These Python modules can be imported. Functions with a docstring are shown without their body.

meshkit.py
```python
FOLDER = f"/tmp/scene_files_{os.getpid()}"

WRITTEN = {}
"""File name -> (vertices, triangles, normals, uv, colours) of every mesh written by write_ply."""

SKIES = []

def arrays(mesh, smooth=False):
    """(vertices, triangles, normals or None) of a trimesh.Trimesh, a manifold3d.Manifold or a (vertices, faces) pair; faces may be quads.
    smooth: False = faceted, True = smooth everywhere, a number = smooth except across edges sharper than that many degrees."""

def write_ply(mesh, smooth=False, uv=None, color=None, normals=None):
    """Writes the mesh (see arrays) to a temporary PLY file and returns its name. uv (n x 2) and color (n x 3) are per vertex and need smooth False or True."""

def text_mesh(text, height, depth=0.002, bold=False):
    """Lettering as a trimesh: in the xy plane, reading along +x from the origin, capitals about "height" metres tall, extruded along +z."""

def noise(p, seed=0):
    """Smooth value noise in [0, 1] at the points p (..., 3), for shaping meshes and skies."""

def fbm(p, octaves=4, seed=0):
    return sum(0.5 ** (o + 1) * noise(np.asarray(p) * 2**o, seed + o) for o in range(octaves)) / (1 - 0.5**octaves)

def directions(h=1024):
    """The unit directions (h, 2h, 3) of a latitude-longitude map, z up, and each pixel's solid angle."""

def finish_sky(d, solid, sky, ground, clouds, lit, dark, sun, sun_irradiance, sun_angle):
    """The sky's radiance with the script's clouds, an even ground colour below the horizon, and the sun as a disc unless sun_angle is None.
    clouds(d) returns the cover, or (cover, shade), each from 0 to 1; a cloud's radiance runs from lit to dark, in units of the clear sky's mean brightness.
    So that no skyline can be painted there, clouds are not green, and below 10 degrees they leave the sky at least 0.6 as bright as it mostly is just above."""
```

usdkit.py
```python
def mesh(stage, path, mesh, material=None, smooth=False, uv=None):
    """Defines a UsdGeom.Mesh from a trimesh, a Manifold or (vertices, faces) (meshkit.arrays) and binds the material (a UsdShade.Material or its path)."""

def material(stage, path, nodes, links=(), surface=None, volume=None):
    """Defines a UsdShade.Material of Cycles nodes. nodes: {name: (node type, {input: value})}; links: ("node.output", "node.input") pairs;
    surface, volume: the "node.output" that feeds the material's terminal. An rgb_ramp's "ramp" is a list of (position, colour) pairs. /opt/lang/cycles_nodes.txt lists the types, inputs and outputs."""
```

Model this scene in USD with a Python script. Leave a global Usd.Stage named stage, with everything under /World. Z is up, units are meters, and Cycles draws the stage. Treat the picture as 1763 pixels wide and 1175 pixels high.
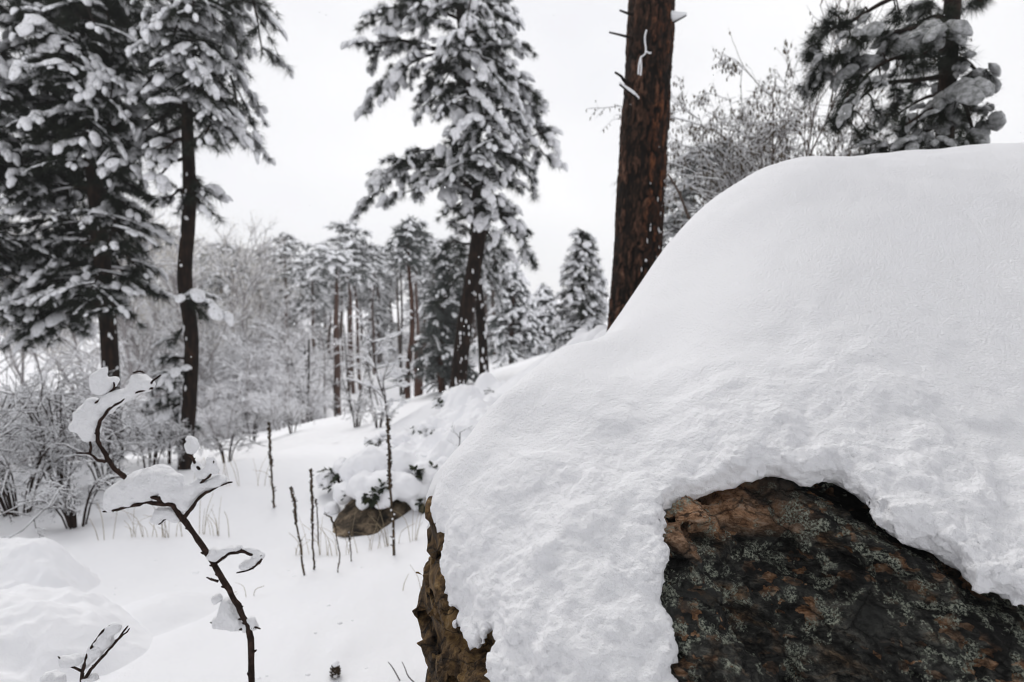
import math, random
import numpy as np, trimesh, shapely
from scipy.interpolate import RBFInterpolator
from scipy.ndimage import distance_transform_edt, gaussian_filter, map_coordinates
from pxr import Usd, UsdGeom, UsdLux, UsdShade, Gf, Sdf, Vt
import usdkit, meshkit

stage = Usd.Stage.CreateInMemory()
UsdGeom.SetStageUpAxis(stage, UsdGeom.Tokens.z)
UsdGeom.SetStageMetersPerUnit(stage, 1.0)
UsdGeom.Xform.Define(stage, '/World')
UsdGeom.Scope.Define(stage, '/World/Looks')

# ------------------------------------------------------------------ camera, sky, sun, exposure
EYE = np.array([0.0, 0.0, 1.6])
PITCH = math.radians(3.0)                     # looking slightly down
FPX, CX, CY = 979.0, 881.5, 587.5             # photo pixels (1763 x 1175)
cam = UsdGeom.Camera.Define(stage, '/World/camera')
cam.CreateHorizontalApertureAttr(36.0)
cam.CreateVerticalApertureAttr(36.0 * 682 / 1024)
cam.CreateFocalLengthAttr(FPX / 1763 * 36.0)
cam.CreateClippingRangeAttr(Gf.Vec2f(0.05, 2000))
cam.CreateFStopAttr(2.7)
cam.CreateFocusDistanceAttr(1.35)
cam.CreateExposureAttr(0.08)
_x = UsdGeom.Xformable(cam)
_x.AddTranslateOp().Set(Gf.Vec3d(*EYE))
_x.AddRotateXOp().Set(90.0 - math.degrees(PITCH))

SUN_EL, SUN_AZ = math.radians(52), math.radians(-35)      # veiled sun, ahead and to the left (azimuth from +y towards +x)
usdkit.material(stage, '/World/Looks/overcast_sky', {
    'tc': ('texture_coordinate', {}),
    'sky': ('sky_texture', {'sky_type': 'single_scattering', 'sun_disc': False, 'sun_elevation': SUN_EL, 'sun_rotation': SUN_AZ}),
    'map': ('mapping', {'scale': (1.0, 1.0, 2.2)}),
    'n': ('noise_texture', {'scale': 1.6, 'detail': 3.0, 'roughness': 0.45}),
    'ramp': ('rgb_ramp', {'ramp': [(0.30, (7.6, 7.65, 8.1)), (0.5, (8.7, 8.7, 8.95)), (0.7, (9.6, 9.55, 9.6))]}),
    'mix': ('mix', {'mix_type': 'mix', 'fac': 0.96}),
    'bg': ('background_shader', {'strength': 0.105}),
}, [('tc.generated', 'map.vector'), ('map.vector', 'n.vector'), ('n.fac', 'ramp.fac'), ('sky.color', 'mix.color1'), ('ramp.color', 'mix.color2'),
    ('mix.color', 'bg.color')], surface='bg.background')
dome = UsdLux.DomeLight.Define(stage, '/World/sky')
UsdShade.MaterialBindingAPI.Apply(dome.GetPrim()).Bind(UsdShade.Material.Get(stage, '/World/Looks/overcast_sky'))
dome.GetPrim().SetCustomDataByKey('kind', 'structure')
sun = UsdLux.DistantLight.Define(stage, '/World/sun')
sun.CreateNormalizeAttr(True)
sun.CreateIntensityAttr(0.36)
sun.CreateAngleAttr(35.0)
sun.CreateColorAttr(Gf.Vec3f(1.0, 0.97, 0.93))
UsdGeom.Xformable(sun).AddRotateZOp().Set(-math.degrees(SUN_AZ))
UsdGeom.Xformable(sun).AddRotateXOp().Set(-(90 - math.degrees(SUN_EL)))

# ------------------------------------------------------------------ helpers
RNG = np.random.default_rng(11)
_c, _s = math.cos(PITCH), math.sin(PITCH)

def P(px, py, d):
    """The point of the place at photo pixel (px, py), d metres ahead of the eye (along +y)."""
    X, Z = (px - CX) / FPX, -(py - CY) / FPX
    v = np.array([X, _c + Z * _s, Z * _c - _s])
    return EYE + v * (d / v[1])

def proj(p):
    q = np.asarray(p, float) - EYE
    y, z = q[..., 1] * _c - q[..., 2] * _s, q[..., 1] * _s + q[..., 2] * _c
    return np.stack([CX + FPX * q[..., 0] / y, CY - FPX * z / y], -1)

taken = {}
def unique(parent, name):
    k = (parent, name)
    n = taken.get(k, 0)
    taken[k] = n + 1
    return f'{parent}/{name}' if n == 0 else f'{parent}/{name}_{n:03d}'

def tag(prim, label=None, category=None, group=None, kind=None):
    for k, v in (('label', label), ('category', category), ('group', group), ('kind', kind)):
        if v:
            prim.SetCustomDataByKey(k, v)
    return prim

LOC = {}
def thing(name, label, category, loc=(0, 0, 0), group=None, rot=0.0, scale=1.0):
    path = unique('/World', name)
    x = UsdGeom.Xform.Define(stage, path)
    x.AddTranslateOp().Set(Gf.Vec3d(*map(float, loc)))
    if rot: x.AddRotateZOp().Set(float(rot))
    if scale != 1.0: x.AddScaleOp().Set(Gf.Vec3f(scale, scale, scale))
    LOC[path] = np.array(loc, float)
    tag(x.GetPrim(), label, category, group)
    return path

def offset_of(path):
    while path and path != '/World':
        if path in LOC: return LOC[path]
        path = path.rpartition('/')[0]
    return np.zeros(3)

class Geo:
    """Collects vertices and triangles."""
    def __init__(self): self.v, self.f, self.n = [], [], 0
    def add(self, v, f):
        v, f = np.asarray(v, float), np.asarray(f, int)
        if len(v) == 0: return self
        self.v.append(v); self.f.append(f + self.n); self.n += len(v)
        return self
    def out(self): return (np.vstack(self.v), np.vstack(self.f)) if self.n else (np.zeros((0, 3)), np.zeros((0, 3), int))

def part(parent, name, geo, mat, smooth=False, kind=None, label=None):
    """One Mesh under parent. Coordinates are given in world space and stored relative to the thing's base."""
    v, f = geo.out() if isinstance(geo, Geo) else geo
    if len(v) == 0: return None
    path = unique(parent, name)
    m = usdkit.mesh(stage, path, (np.asarray(v) - offset_of(parent), f), f'/World/Looks/{mat}', smooth)
    tag(m.GetPrim(), label, kind=kind)
    return path

def single(name, geo, mat, label=None, category=None, smooth=False, kind=None, group=None):
    path = part('/World', name, geo, mat, smooth, kind)
    tag(stage.GetPrimAtPath(path), label, category, group)
    return path

def copy_of(source, loc, rot, scale, label=None, group=None):
    src = stage.GetPrimAtPath(source)
    was = src.GetCustomData()
    base = source.rpartition('/')[2]
    if base[-3:].isdigit(): base = base[:-4]
    path = unique('/World', base)
    x = UsdGeom.Xform.Define(stage, path)
    x.GetPrim().GetReferences().AddInternalReference(source)
    x.GetPrim().SetInstanceable(True)
    x.ClearXformOpOrder()
    x.AddTranslateOp(opSuffix='place').Set(Gf.Vec3d(*map(float, loc)))
    x.AddRotateZOp(opSuffix='place').Set(float(rot))
    x.AddScaleOp(opSuffix='place').Set(Gf.Vec3f(*([float(scale)] * 3 if np.ndim(scale) == 0 else map(float, scale))))
    tag(x.GetPrim(), label or was.get('label'), was.get('category'), group or was.get('group'))
    return path

def norm(v):
    v = np.asarray(v, float)
    return v / np.maximum(np.linalg.norm(v, axis=-1, keepdims=True), 1e-9)

def tube(points, radii, sides=6, cap=True):
    p = np.asarray(points, float)
    r = np.broadcast_to(np.asarray(radii, float), (len(p),))
    t = norm(np.gradient(p, axis=0))
    ref = np.array([0.31, 0.22, 0.92]) if abs(norm(p[-1] - p[0])[2]) < 0.85 else np.array([0.9, 0.38, 0.1])
    a = norm(np.cross(t, ref)); b = np.cross(t, a)
    ang = np.arange(sides) * 2 * np.pi / sides
    v = p[:, None] + r[:, None, None] * (np.cos(ang)[None, :, None] * a[:, None] + np.sin(ang)[None, :, None] * b[:, None])
    i, j = np.meshgrid(np.arange(len(p) - 1), np.arange(sides), indexing='ij')
    q = np.stack([i * sides + j, i * sides + (j + 1) % sides, (i + 1) * sides + (j + 1) % sides, (i + 1) * sides + j], -1).reshape(-1, 4)
    f = np.vstack([q[:, [0, 2, 1]], q[:, [0, 3, 2]]])
    v = v.reshape(-1, 3)
    if cap:
        n = len(v)
        v = np.vstack([v, p[:1] - t[:1] * r[0] * .3, p[-1:] + t[-1:] * r[-1] * .6])
        k = np.arange(sides); e = (len(p) - 1) * sides
        f = np.vstack([f, np.stack([np.full(sides, n), k, (k + 1) % sides], 1), np.stack([np.full(sides, n + 1), e + (k + 1) % sides, e + k], 1)])
    return v, f

def curve(pts, n):
    """A smooth line of n points through pts (Catmull-Rom)."""
    p = np.asarray(pts, float)
    if len(p) == 2: return p[0] + np.linspace(0, 1, n)[:, None] * (p[1] - p[0])
    q = np.vstack([2 * p[0] - p[1], p, 2 * p[-1] - p[-2]])
    u = np.linspace(0, len(p) - 1, n); i = np.minimum(u.astype(int), len(p) - 2); t = (u - i)[:, None]
    a, b, c, d = q[i], q[i + 1], q[i + 2], q[i + 3]
    return .5 * (2 * b + (c - a) * t + (2 * a - 5 * b + 4 * c - d) * t**2 + (3 * b - a - 3 * c + d) * t**3)

def fb(p, octaves=4, seed=0): return meshkit.fbm(np.asarray(p, float), octaves, seed) - 0.5

_ICO = {k: trimesh.creation.icosphere(subdivisions=k) for k in (0, 1, 2, 3, 4, 5)}
def ico(k): return np.array(_ICO[k].vertices), np.array(_ICO[k].faces)

def put(geo, tv, tf, pos, frames, scale):
    """Copies of a template placed into geo: pos (n,3), frames (n,3,3) with axes as rows, scale (n,) or (n,3)."""
    n = len(pos)
    if n == 0: return
    scale = np.broadcast_to(np.asarray(scale, float).reshape(n, -1), (n, 3))
    v = (tv[None] * scale[:, None, :]) @ frames + pos[:, None]
    f = tf[None] + (np.arange(n) * len(tv))[:, None, None]
    geo.add(v.reshape(-1, 3), f.reshape(-1, 3))

def smin(a, b, k):
    h = np.clip(.5 + .5 * (b - a) / k, 0, 1)
    return b * (1 - h) + a * h - k * h * (1 - h)

def surface(F, origin, h):
    """Surface nets of F = 0 (F > 0 inside) on a grid of step h."""
    ins = F > 0
    nx, ny, nz = F.shape
    cnt = np.zeros((nx - 1, ny - 1, nz - 1), np.int8)
    for a, b, c in np.ndindex(2, 2, 2): cnt += ins[a:nx - 1 + a, b:ny - 1 + b, c:nz - 1 + c]
    act = np.argwhere((cnt > 0) & (cnt < 8))
    ids = np.full(cnt.shape, -1, np.int32)
    ids[tuple(act.T)] = np.arange(len(act))
    acc, num = np.zeros((len(act), 3)), np.zeros(len(act))
    for ax in range(3):
        for o in np.ndindex(2, 2):
            s = np.zeros(3, int); s[[k for k in range(3) if k != ax]] = o
            e = s.copy(); e[ax] = 1
            f0, f1 = F[tuple((act + s).T)].astype(float), F[tuple((act + e).T)].astype(float)
            m = (f0 > 0) != (f1 > 0)
            t = np.where(m, f0 / np.where(m, f0 - f1, 1), 0)
            pt = np.repeat(s[None].astype(float), len(act), 0); pt[:, ax] += t
            acc += pt * m[:, None]; num += m
    v = (act + acc / num[:, None]) * h + np.asarray(origin)
    faces = []
    for ax in range(3):
        u, w = (ax + 1) % 3, (ax + 2) % 3
        lo = [slice(None)] * 3; hi = [slice(None)] * 3
        lo[ax], hi[ax] = slice(0, -1), slice(1, None)
        for k in (u, w): lo[k] = hi[k] = slice(1, -1)
        a, b = ins[tuple(lo)], ins[tuple(hi)]
        at = np.argwhere(a != b)
        sign = a[tuple(at.T)]
        at[:, u] += 1; at[:, w] += 1
        def cell(du, dw):
            q = at.copy(); q[:, u] -= du; q[:, w] -= dw
            return ids[tuple(q.T)]
        q = np.stack([cell(1, 1), cell(0, 1), cell(0, 0), cell(1, 0)], 1)
        q[~sign] = q[~sign][:, ::-1]
        faces.append(q)
    q = np.vstack(faces)
    return v, np.vstack([q[:, [0, 1, 2]], q[:, [0, 2, 3]]])

def blob(spheres, h=.006, k=.012, noise=.0, nscale=40, seed=0):
    """A lumpy snow body: smooth union of spheres [(x, y, z, r)]."""
    s = np.asarray(spheres, float)
    lo, hi = (s[:, :3] - s[:, 3:]).min(0) - 3 * h, (s[:, :3] + s[:, 3:]).max(0) + 3 * h
    ax = [np.arange(lo[i], hi[i] + h, h) for i in range(3)]
    E = np.full([len(a) for a in ax], 1e-12)
    for x, y, z, r in s:
        rr = r + 4 * k
        sl = tuple(slice(max(0, int((c - rr - l) / h)), int((c + rr - l) / h) + 2) for c, l in zip((x, y, z), lo))
        g = np.meshgrid(*[a[b] for a, b in zip(ax, sl)], indexing='ij')
        E[sl] += np.exp(np.clip((r - np.sqrt((g[0] - x)**2 + (g[1] - y)**2 + (g[2] - z)**2)) / k, -30, 30))
    F = k * np.log(np.maximum(E, 1e-12))
    if noise:
        m = np.abs(F) < 3 * noise + 2 * h
        idx = np.argwhere(m)
        F[m] += noise * 2 * fb((idx * h + lo) * nscale, 3, seed)
    return surface(F, lo, h)

def rock(center, size, seed, k=4, amp=.25, freq=1.3, flat=True):
    v, f = ico(k)
    n = fb(v * freq + seed * 7.3, 3, seed)
    v = v * (1 + amp * 2 * n)[:, None]
    if flat:  # broken faces
        rr = np.random.default_rng(seed)
        for _ in range(14):
            d = norm(rr.normal(size=3)); c = rr.uniform(.42, .72)
            e = v @ d - c
            v = v - np.maximum(e, 0)[:, None] * d * .97
    w = fb(v * 6 + seed, 4, seed + 1)
    v = v * (1 + .10 * (np.floor(w * 9) / 9) + .10 * (.2 - np.abs(fb(v * 5 + 3, 4, seed + 2))))[:, None]
    v = v * np.asarray(size) + np.asarray(center)
    return v, f
# ------------------------------------------------------------------ materials
def mat(name, nodes, links, surface='p.BSDF', **k): usdkit.material(stage, f'/World/Looks/{name}', nodes, links, surface=surface, **k)

def snow_mat(name, fine, lump, strength, dist, color=(.855, .858, .88), sss=0.0):
    mat(name, {'g': ('geometry', {}),
        'n1': ('noise_texture', {'scale': fine, 'detail': 3.0, 'roughness': .65}),
        'n2': ('noise_texture', {'scale': lump, 'detail': 4.0, 'roughness': .6}),
        'm': ('math', {'math_type': 'multiply_add', 'value2': 2.5}),
        'b': ('bump', {'strength': strength, 'distance': dist}),
        'p': ('principled_bsdf', {'base_color': color, 'roughness': .75, 'specular_ior_level': .15, 'subsurface_weight': sss, 'subsurface_radius': (1.0, .95, .9), 'subsurface_scale': .012})},
        [('g.position', 'n1.vector'), ('g.position', 'n2.vector'), ('n2.fac', 'm.value1'), ('n1.fac', 'm.value3'), ('m.value', 'b.height'), ('b.normal', 'p.normal')])
snow_mat('snow_fluffy', 420, 120, .75, .004)
snow_mat('snow_soft', 220, 14, .45, .006)
snow_mat('snow_lumps', 60, 9, .5, .02)
mat('snow_far', {'p': ('principled_bsdf', {'base_color': (.82, .825, .845), 'roughness': .9, 'specular_ior_level': .05})}, [])

mat('lichen_rock', {'g': ('geometry', {}),
    'map': ('mapping', {'rotation': (.15, .35, .1), 'scale': (1.0, 1.0, 2.1)}),
    'big': ('noise_texture', {'scale': 7.0, 'detail': 6.0, 'roughness': .62, 'distortion': .6}),
    'base': ('rgb_ramp', {'ramp': [(.34, (.005, .005, .005)), (.46, (.022, .023, .021)), (.54, (.060, .061, .055)), (.63, (.105, .075, .048)), (.72, (.19, .10, .05)), (.82, (.30, .18, .11))]}),
    'mid': ('noise_texture', {'scale': 38.0, 'detail': 9.0, 'roughness': .76, 'distortion': .5}),
    'dark': ('rgb_ramp', {'ramp': [(.38, (.05, .05, .05)), (.49, (.55, .55, .55)), (.60, (1.9, 1.85, 1.8)), (.7, (2.6, 2.5, 2.4))]}),
    'mul': ('mix', {'mix_type': 'multiply', 'fac': 1.0}),
    # the pale orange slab along the top of the face
    'sep': ('separate_xyz', {}),
    'top': ('map_range', {'from_min': 1.10, 'from_max': 1.16, 'clamp': True}),
    'lft': ('map_range', {'from_min': .66, 'from_max': .50, 'clamp': True}),
    'tl': ('math', {'math_type': 'multiply'}),
    'tln': ('math', {'math_type': 'multiply', 'value2': .92}),
    'slab': ('rgb_ramp', {'ramp': [(.34, (.02, .015, .012)), (.43, (.26, .14, .075)), (.53, (.54, .31, .175)), (.66, (.68, .50, .37))]}),
    'mx0': ('mix', {}),
    'ckm': ('mapping', {'rotation': (.1, .45, .2), 'scale': (7, 7, 14)}), 'ck': ('voronoi_texture', {'feature': 'distance_to_edge', 'scale': 1.0}), 'ckr': ('map_range', {'from_min': .0, 'from_max': .035, 'clamp': True}), 'ckmul': ('mix', {'mix_type': 'multiply', 'fac': .7}), 'ckh': ('math', {'math_type': 'multiply_add', 'value2': .3}),
    # the brown flank on the left
    'wf': ('map_range', {'from_min': .10, 'from_max': .0, 'clamp': True}),
    'brown': ('rgb_ramp', {'ramp': [(.34, (.010, .006, .004)), (.45, (.055, .033, .015)), (.53, (.15, .09, .04)), (.61, (.27, .165, .06)), (.72, (.42, .34, .24))]}),
    'mxb': ('mix', {}), 'bmap': ('mapping', {'scale': (22, 22, 9)}), 'bn': ('noise_texture', {'scale': 1.0, 'detail': 9.0, 'roughness': .74, 'distortion': .5}),
    # grey-green lichen rosettes
    'warp': ('noise_texture', {'scale': 30.0, 'detail': 3.0}),
    'wv': ('vector_math', {'math_type': 'scale', 'scale': .028}),
    'wa': ('vector_math', {'math_type': 'add'}),
    'vor': ('voronoi_texture', {'scale': 27.0, 'randomness': 1.0}),
    'vr': ('map_range', {'from_min': .50, 'from_max': .40, 'clamp': True}),
    'lich': ('noise_texture', {'scale': 15.0, 'detail': 9.0, 'roughness': .68, 'distortion': .3}), 'lic2': ('map_range', {'from_min': .555, 'from_max': .585, 'clamp': True}), 'lmx': ('math', {'math_type': 'maximum'}),
    'cmap': ('mapping', {'rotation': (.2, .5, .3), 'scale': (44, 44, 85)}), 'cwarp': ('vector_math', {'math_type': 'add'}), 'cws': ('vector_math', {'math_type': 'scale', 'scale': .03}), 'chip': ('voronoi_texture', {'scale': 1.0}), 'chs': ('separate_color', {}), 'chm': ('map_range', {'from_min': .80, 'from_max': .84, 'clamp': True}),
    'chz': ('noise_texture', {'scale': 8.0, 'detail': 3.0}), 'chzr': ('map_range', {'from_min': .45, 'from_max': .55, 'clamp': True}), 'chmm': ('math', {'math_type': 'multiply'}), 'chc': ('rgb_ramp', {'ramp': [(.38, (.04, .02, .01)), (.5, (.24, .12, .055)), (.60, (.46, .29, .18))]}), 'mxch': ('mix', {}),
    'lz': ('noise_texture', {'scale': 5.5, 'detail': 4.0, 'roughness': .6}),
    'lr': ('map_range', {'from_min': .49, 'from_max': .54, 'clamp': True}),
    'crumb': ('noise_texture', {'scale': 190.0, 'detail': 4.0, 'roughness': .75}),
    'cr': ('map_range', {'from_min': .44, 'from_max': .53, 'clamp': True}),
    'l1': ('math', {'math_type': 'multiply'}),
    'l2': ('math', {'math_type': 'multiply'}),
    'lcol': ('rgb_ramp', {'ramp': [(.40, (.05, .062, .048)), (.5, (.20, .225, .185)), (.60, (.45, .47, .38))]}),
    'mxl': ('mix', {}),
    # dark grey crust
    'gz': ('noise_texture', {'scale': 9.0, 'detail': 5.0, 'roughness': .55}),
    'gr': ('map_range', {'from_min': .57, 'from_max': .61, 'clamp': True}),
    'grc': ('math', {'math_type': 'multiply', 'value2': .7}),
    'mxg': ('mix', {'color2': (.045, .047, .044)}),
    'hb': ('math', {'math_type': 'multiply_add', 'value2': .5}),
    'h2': ('math', {'math_type': 'multiply_add', 'value2': .35}),
    'bump': ('bump', {'strength': 1.0, 'distance': .03}),
    'p': ('principled_bsdf', {'roughness': .78, 'specular_ior_level': .25})},
    [('g.position', 'map.vector'), ('map.vector', 'big.vector'), ('map.vector', 'mid.vector'), ('big.fac', 'base.fac'), ('mid.fac', 'dark.fac'), ('base.color', 'mul.color1'), ('dark.color', 'mul.color2'),
     ('g.position', 'sep.vector'), ('sep.z', 'top.value'), ('sep.x', 'lft.value'), ('top.result', 'tl.value1'), ('lft.result', 'tl.value2'), ('tl.value', 'tln.value1'), ('mid.fac', 'slab.fac'),
     ('g.position', 'cws.vector1') if False else ('warp.color', 'cws.vector1'), ('cws.vector', 'cwarp.vector1'), ('g.position', 'cwarp.vector2'), ('cwarp.vector', 'cmap.vector'), ('cmap.vector', 'chip.vector'), ('chip.color', 'chs.color'), ('chs.r', 'chm.value'), ('g.position', 'chz.vector'), ('chz.fac', 'chzr.value'), ('chm.result', 'chmm.value1'), ('chzr.result', 'chmm.value2'), ('chmm.value', 'mxch.fac'), ('mul.color', 'mxch.color1'), ('mid.fac', 'chc.fac'), ('chc.color', 'mxch.color2'),
     ('tln.value', 'mx0.fac'), ('mxch.color', 'mx0.color1'), ('slab.color', 'mx0.color2'),
     ('sep.x', 'wf.value'), ('g.position', 'bmap.vector'), ('bmap.vector', 'bn.vector'), ('bn.fac', 'brown.fac'), ('wf.result', 'mxb.fac'), ('mx0.color', 'mxg.color1'),
     ('g.position', 'gz.vector'), ('gz.fac', 'gr.value'), ('gr.result', 'grc.value1'), ('grc.value', 'mxg.fac'),
     ('g.position', 'warp.vector'), ('warp.color', 'wv.vector1'), ('wv.vector', 'wa.vector1'), ('g.position', 'wa.vector2'), ('wa.vector', 'vor.vector'), ('vor.distance', 'vr.value'),
     ('g.position', 'lz.vector'), ('lz.fac', 'lr.value'), ('g.position', 'crumb.vector'), ('crumb.fac', 'cr.value'), ('vr.result', 'l1.value1'), ('lr.result', 'l1.value2'), ('l1.value', 'lmx.value1'), ('g.position', 'lich.vector'), ('lich.fac', 'lic2.value'), ('lic2.result', 'lmx.value2'), ('lmx.value', 'l2.value1'), ('cr.result', 'l2.value2'),
     ('crumb.fac', 'lcol.fac'), ('l2.value', 'mxl.fac'), ('mxg.color', 'mxl.color1'), ('lcol.color', 'mxl.color2'),
     ('cwarp.vector', 'ckm.vector'), ('ckm.vector', 'ck.vector'), ('ck.distance', 'ckr.value'), ('mxl.color', 'mxb.color1'), ('mxb.color', 'ckmul.color1'), ('ckr.result', 'ckmul.color2'), ('brown.color', 'mxb.color2'), ('ckmul.color', 'p.base_color'),
     ('mid.fac', 'hb.value1'), ('big.fac', 'hb.value3'), ('crumb.fac', 'h2.value1'), ('hb.value', 'h2.value3'), ('ckr.result', 'ckh.value1'), ('h2.value', 'ckh.value3'), ('ckh.value', 'bump.height'), ('bump.normal', 'p.normal')])

mat('brown_rock', {'g': ('geometry', {}), 'n': ('noise_texture', {'scale': 9.0, 'detail': 8.0, 'roughness': .68}),
    'r': ('rgb_ramp', {'ramp': [(.36, (.008, .007, .006)), (.47, (.05, .038, .026)), (.55, (.16, .12, .08)), (.66, (.30, .24, .17))]}),
    'b': ('bump', {'strength': .8, 'distance': .03}), 'p': ('principled_bsdf', {'roughness': .85, 'specular_ior_level': .2})},
    [('g.position', 'n.vector'), ('n.fac', 'r.fac'), ('r.color', 'p.base_color'), ('n.fac', 'b.height'), ('b.normal', 'p.normal')])
# ------------------------------------------------------------------ the near boulder and its snow
HK = [(752,900,1.36),(775,850,1.42),(800,790,1.48),(830,745,1.55),(860,700,1.62),(900,660,1.75),(960,610,1.95),(1055,563,2.3),
 (1140,432,2.5),(1200,362,2.55),(1290,302,2.6),(1370,274,2.65),(1470,271,2.7),(1560,272,2.7),(1650,262,2.7),(1763,245,2.7),
 (900,1170,1.0),(1000,1170,.97),(1100,1170,.95),(1180,1170,.94),(850,1110,1.08),(800,1040,1.22),(900,1000,1.13),(1000,1000,1.08),(1100,1000,1.06),
 (1140,860,1.17),(1000,860,1.22),(850,860,1.32),(900,760,1.48),(1000,720,1.48),(1100,720,1.47),(1150,780,1.35),(1100,620,1.8),
 (1300,830,1.18),(1450,855,1.14),(1530,945,1.04),(1650,995,.98),(1763,1075,.94),(1300,700,1.37),(1450,700,1.34),(1650,700,1.33),(1763,700,1.33),(1650,850,1.12),(1763,900,1.08),(1530,800,1.2),
 (1300,500,1.78),(1450,500,1.7),(1650,500,1.67),(1763,500,1.67),(1300,390,2.12),(1450,350,2.15),(1650,350,2.12),(1763,350,2.12),(1200,560,1.78),(1200,450,2.15),(1200,700,1.43)]
hk = [P(*k) for k in HK] + [np.array(k, float) for k in [(-.25,1.9,.85),(.02,2.3,.95),(.3,2.8,1.2),(.5,3.1,1.3),(.95,3.3,1.8),(1.5,3.5,2.2),(2.5,3.5,2.3),(1.5,4.0,1.85),(2.6,4.0,1.9),
      (3.2,2.7,2.25),(3.2,1.6,1.85),(2.4,1.2,1.5),(3.0,.9,1.2),(1.5,.8,1.1),(2.2,.7,1.0),(-.6,1.3,.7),(-.6,2.3,.7)]]
hk = np.array(hk)
H_of = RBFInterpolator(hk[:, :2], hk[:, 2], kernel='thin_plate_spline', smoothing=2e-4)

def outline(keys): return [tuple(P(*k)[:2]) if len(k) == 3 else k for k in keys]
SNOW_OUT = outline([(750,955,1.41),(760,1000,1.31),(772,1028,1.25),(790,1052,1.2),(808,1080,1.14),(826,1082,1.12),(838,1076,1.13),(842,1060,1.15),(850,1064,1.14),(848,1090,1.11),(843,1120,1.06),(862,1148,1.03),(890,1166,1.0),(912,1170,.99),
   (.10,.86),(.24,.84),(1190,1175,.935),(1182,1120,.97),(1165,1050,1.02),(1158,1000,1.05),(1150,930,1.11),(1148,866,1.165),(1165,856,1.210),(1200,850,1.235),(1240,845,1.235),(1290,832,1.235),(1320,842,1.235),(1345,850,1.225),
   (1390,866,1.195),(1420,862,1.195),(1450,856,1.195),(1478,880,1.165),(1500,905,1.135),(1530,952,1.085),(1570,970,1.065),(1610,980,1.055),(1650,1003,1.025),(1680,1050,1.000),(1720,1066,0.995),(1763,1082,0.980),
   (1.1,.90),(1.6,.80),(2.7,.8),(2.95,1.4),(2.95,3.0),(2.4,3.6),(1.2,3.65),(.6,3.4),(.3,3.1),(-.1,2.6),(-.30,2.0),(-.25,1.6)])
ROCK_OUT = [(-.195,1.48),(-.160,1.36),(-.140,1.25),(-.085,1.12),(-.015,1.0),(.05,.92),(.12,.90),(.29,.9),(.335,1.0),(.335,1.10),(.34,1.215),(.48,1.24),(.62,1.225),(.70,1.155),(.80,1.085),(.92,1.02),(1.2,.92),(1.7,.80),(2.6,.9),(2.85,1.4),(2.85,2.9),(2.3,3.5),(1.2,3.55),(.4,3.0),(0,2.5),(-.25,1.95)]

hb = .0118
ox, oy, oz = -.46, .66, .5
gx, gy, gz = np.arange(ox, 3.12, hb), np.arange(oy, 3.8, hb), np.arange(oz, 2.62, hb)
XY = np.stack(np.meshgrid(gx, gy, indexing='ij'), -1)
# the height field on a coarse grid, then interpolated
cxs, cys = np.arange(ox, 3.2, .04), np.arange(oy, 3.9, .04)
Hc = H_of(np.stack(np.meshgrid(cxs, cys, indexing='ij'), -1).reshape(-1, 2)).reshape(len(cxs), len(cys))
Hxy = map_coordinates(Hc, [((XY[..., 0] - ox) / .04).ravel(), ((XY[..., 1] - oy) / .04).ravel()], order=3, mode='nearest').reshape(XY.shape[:2])

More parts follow.
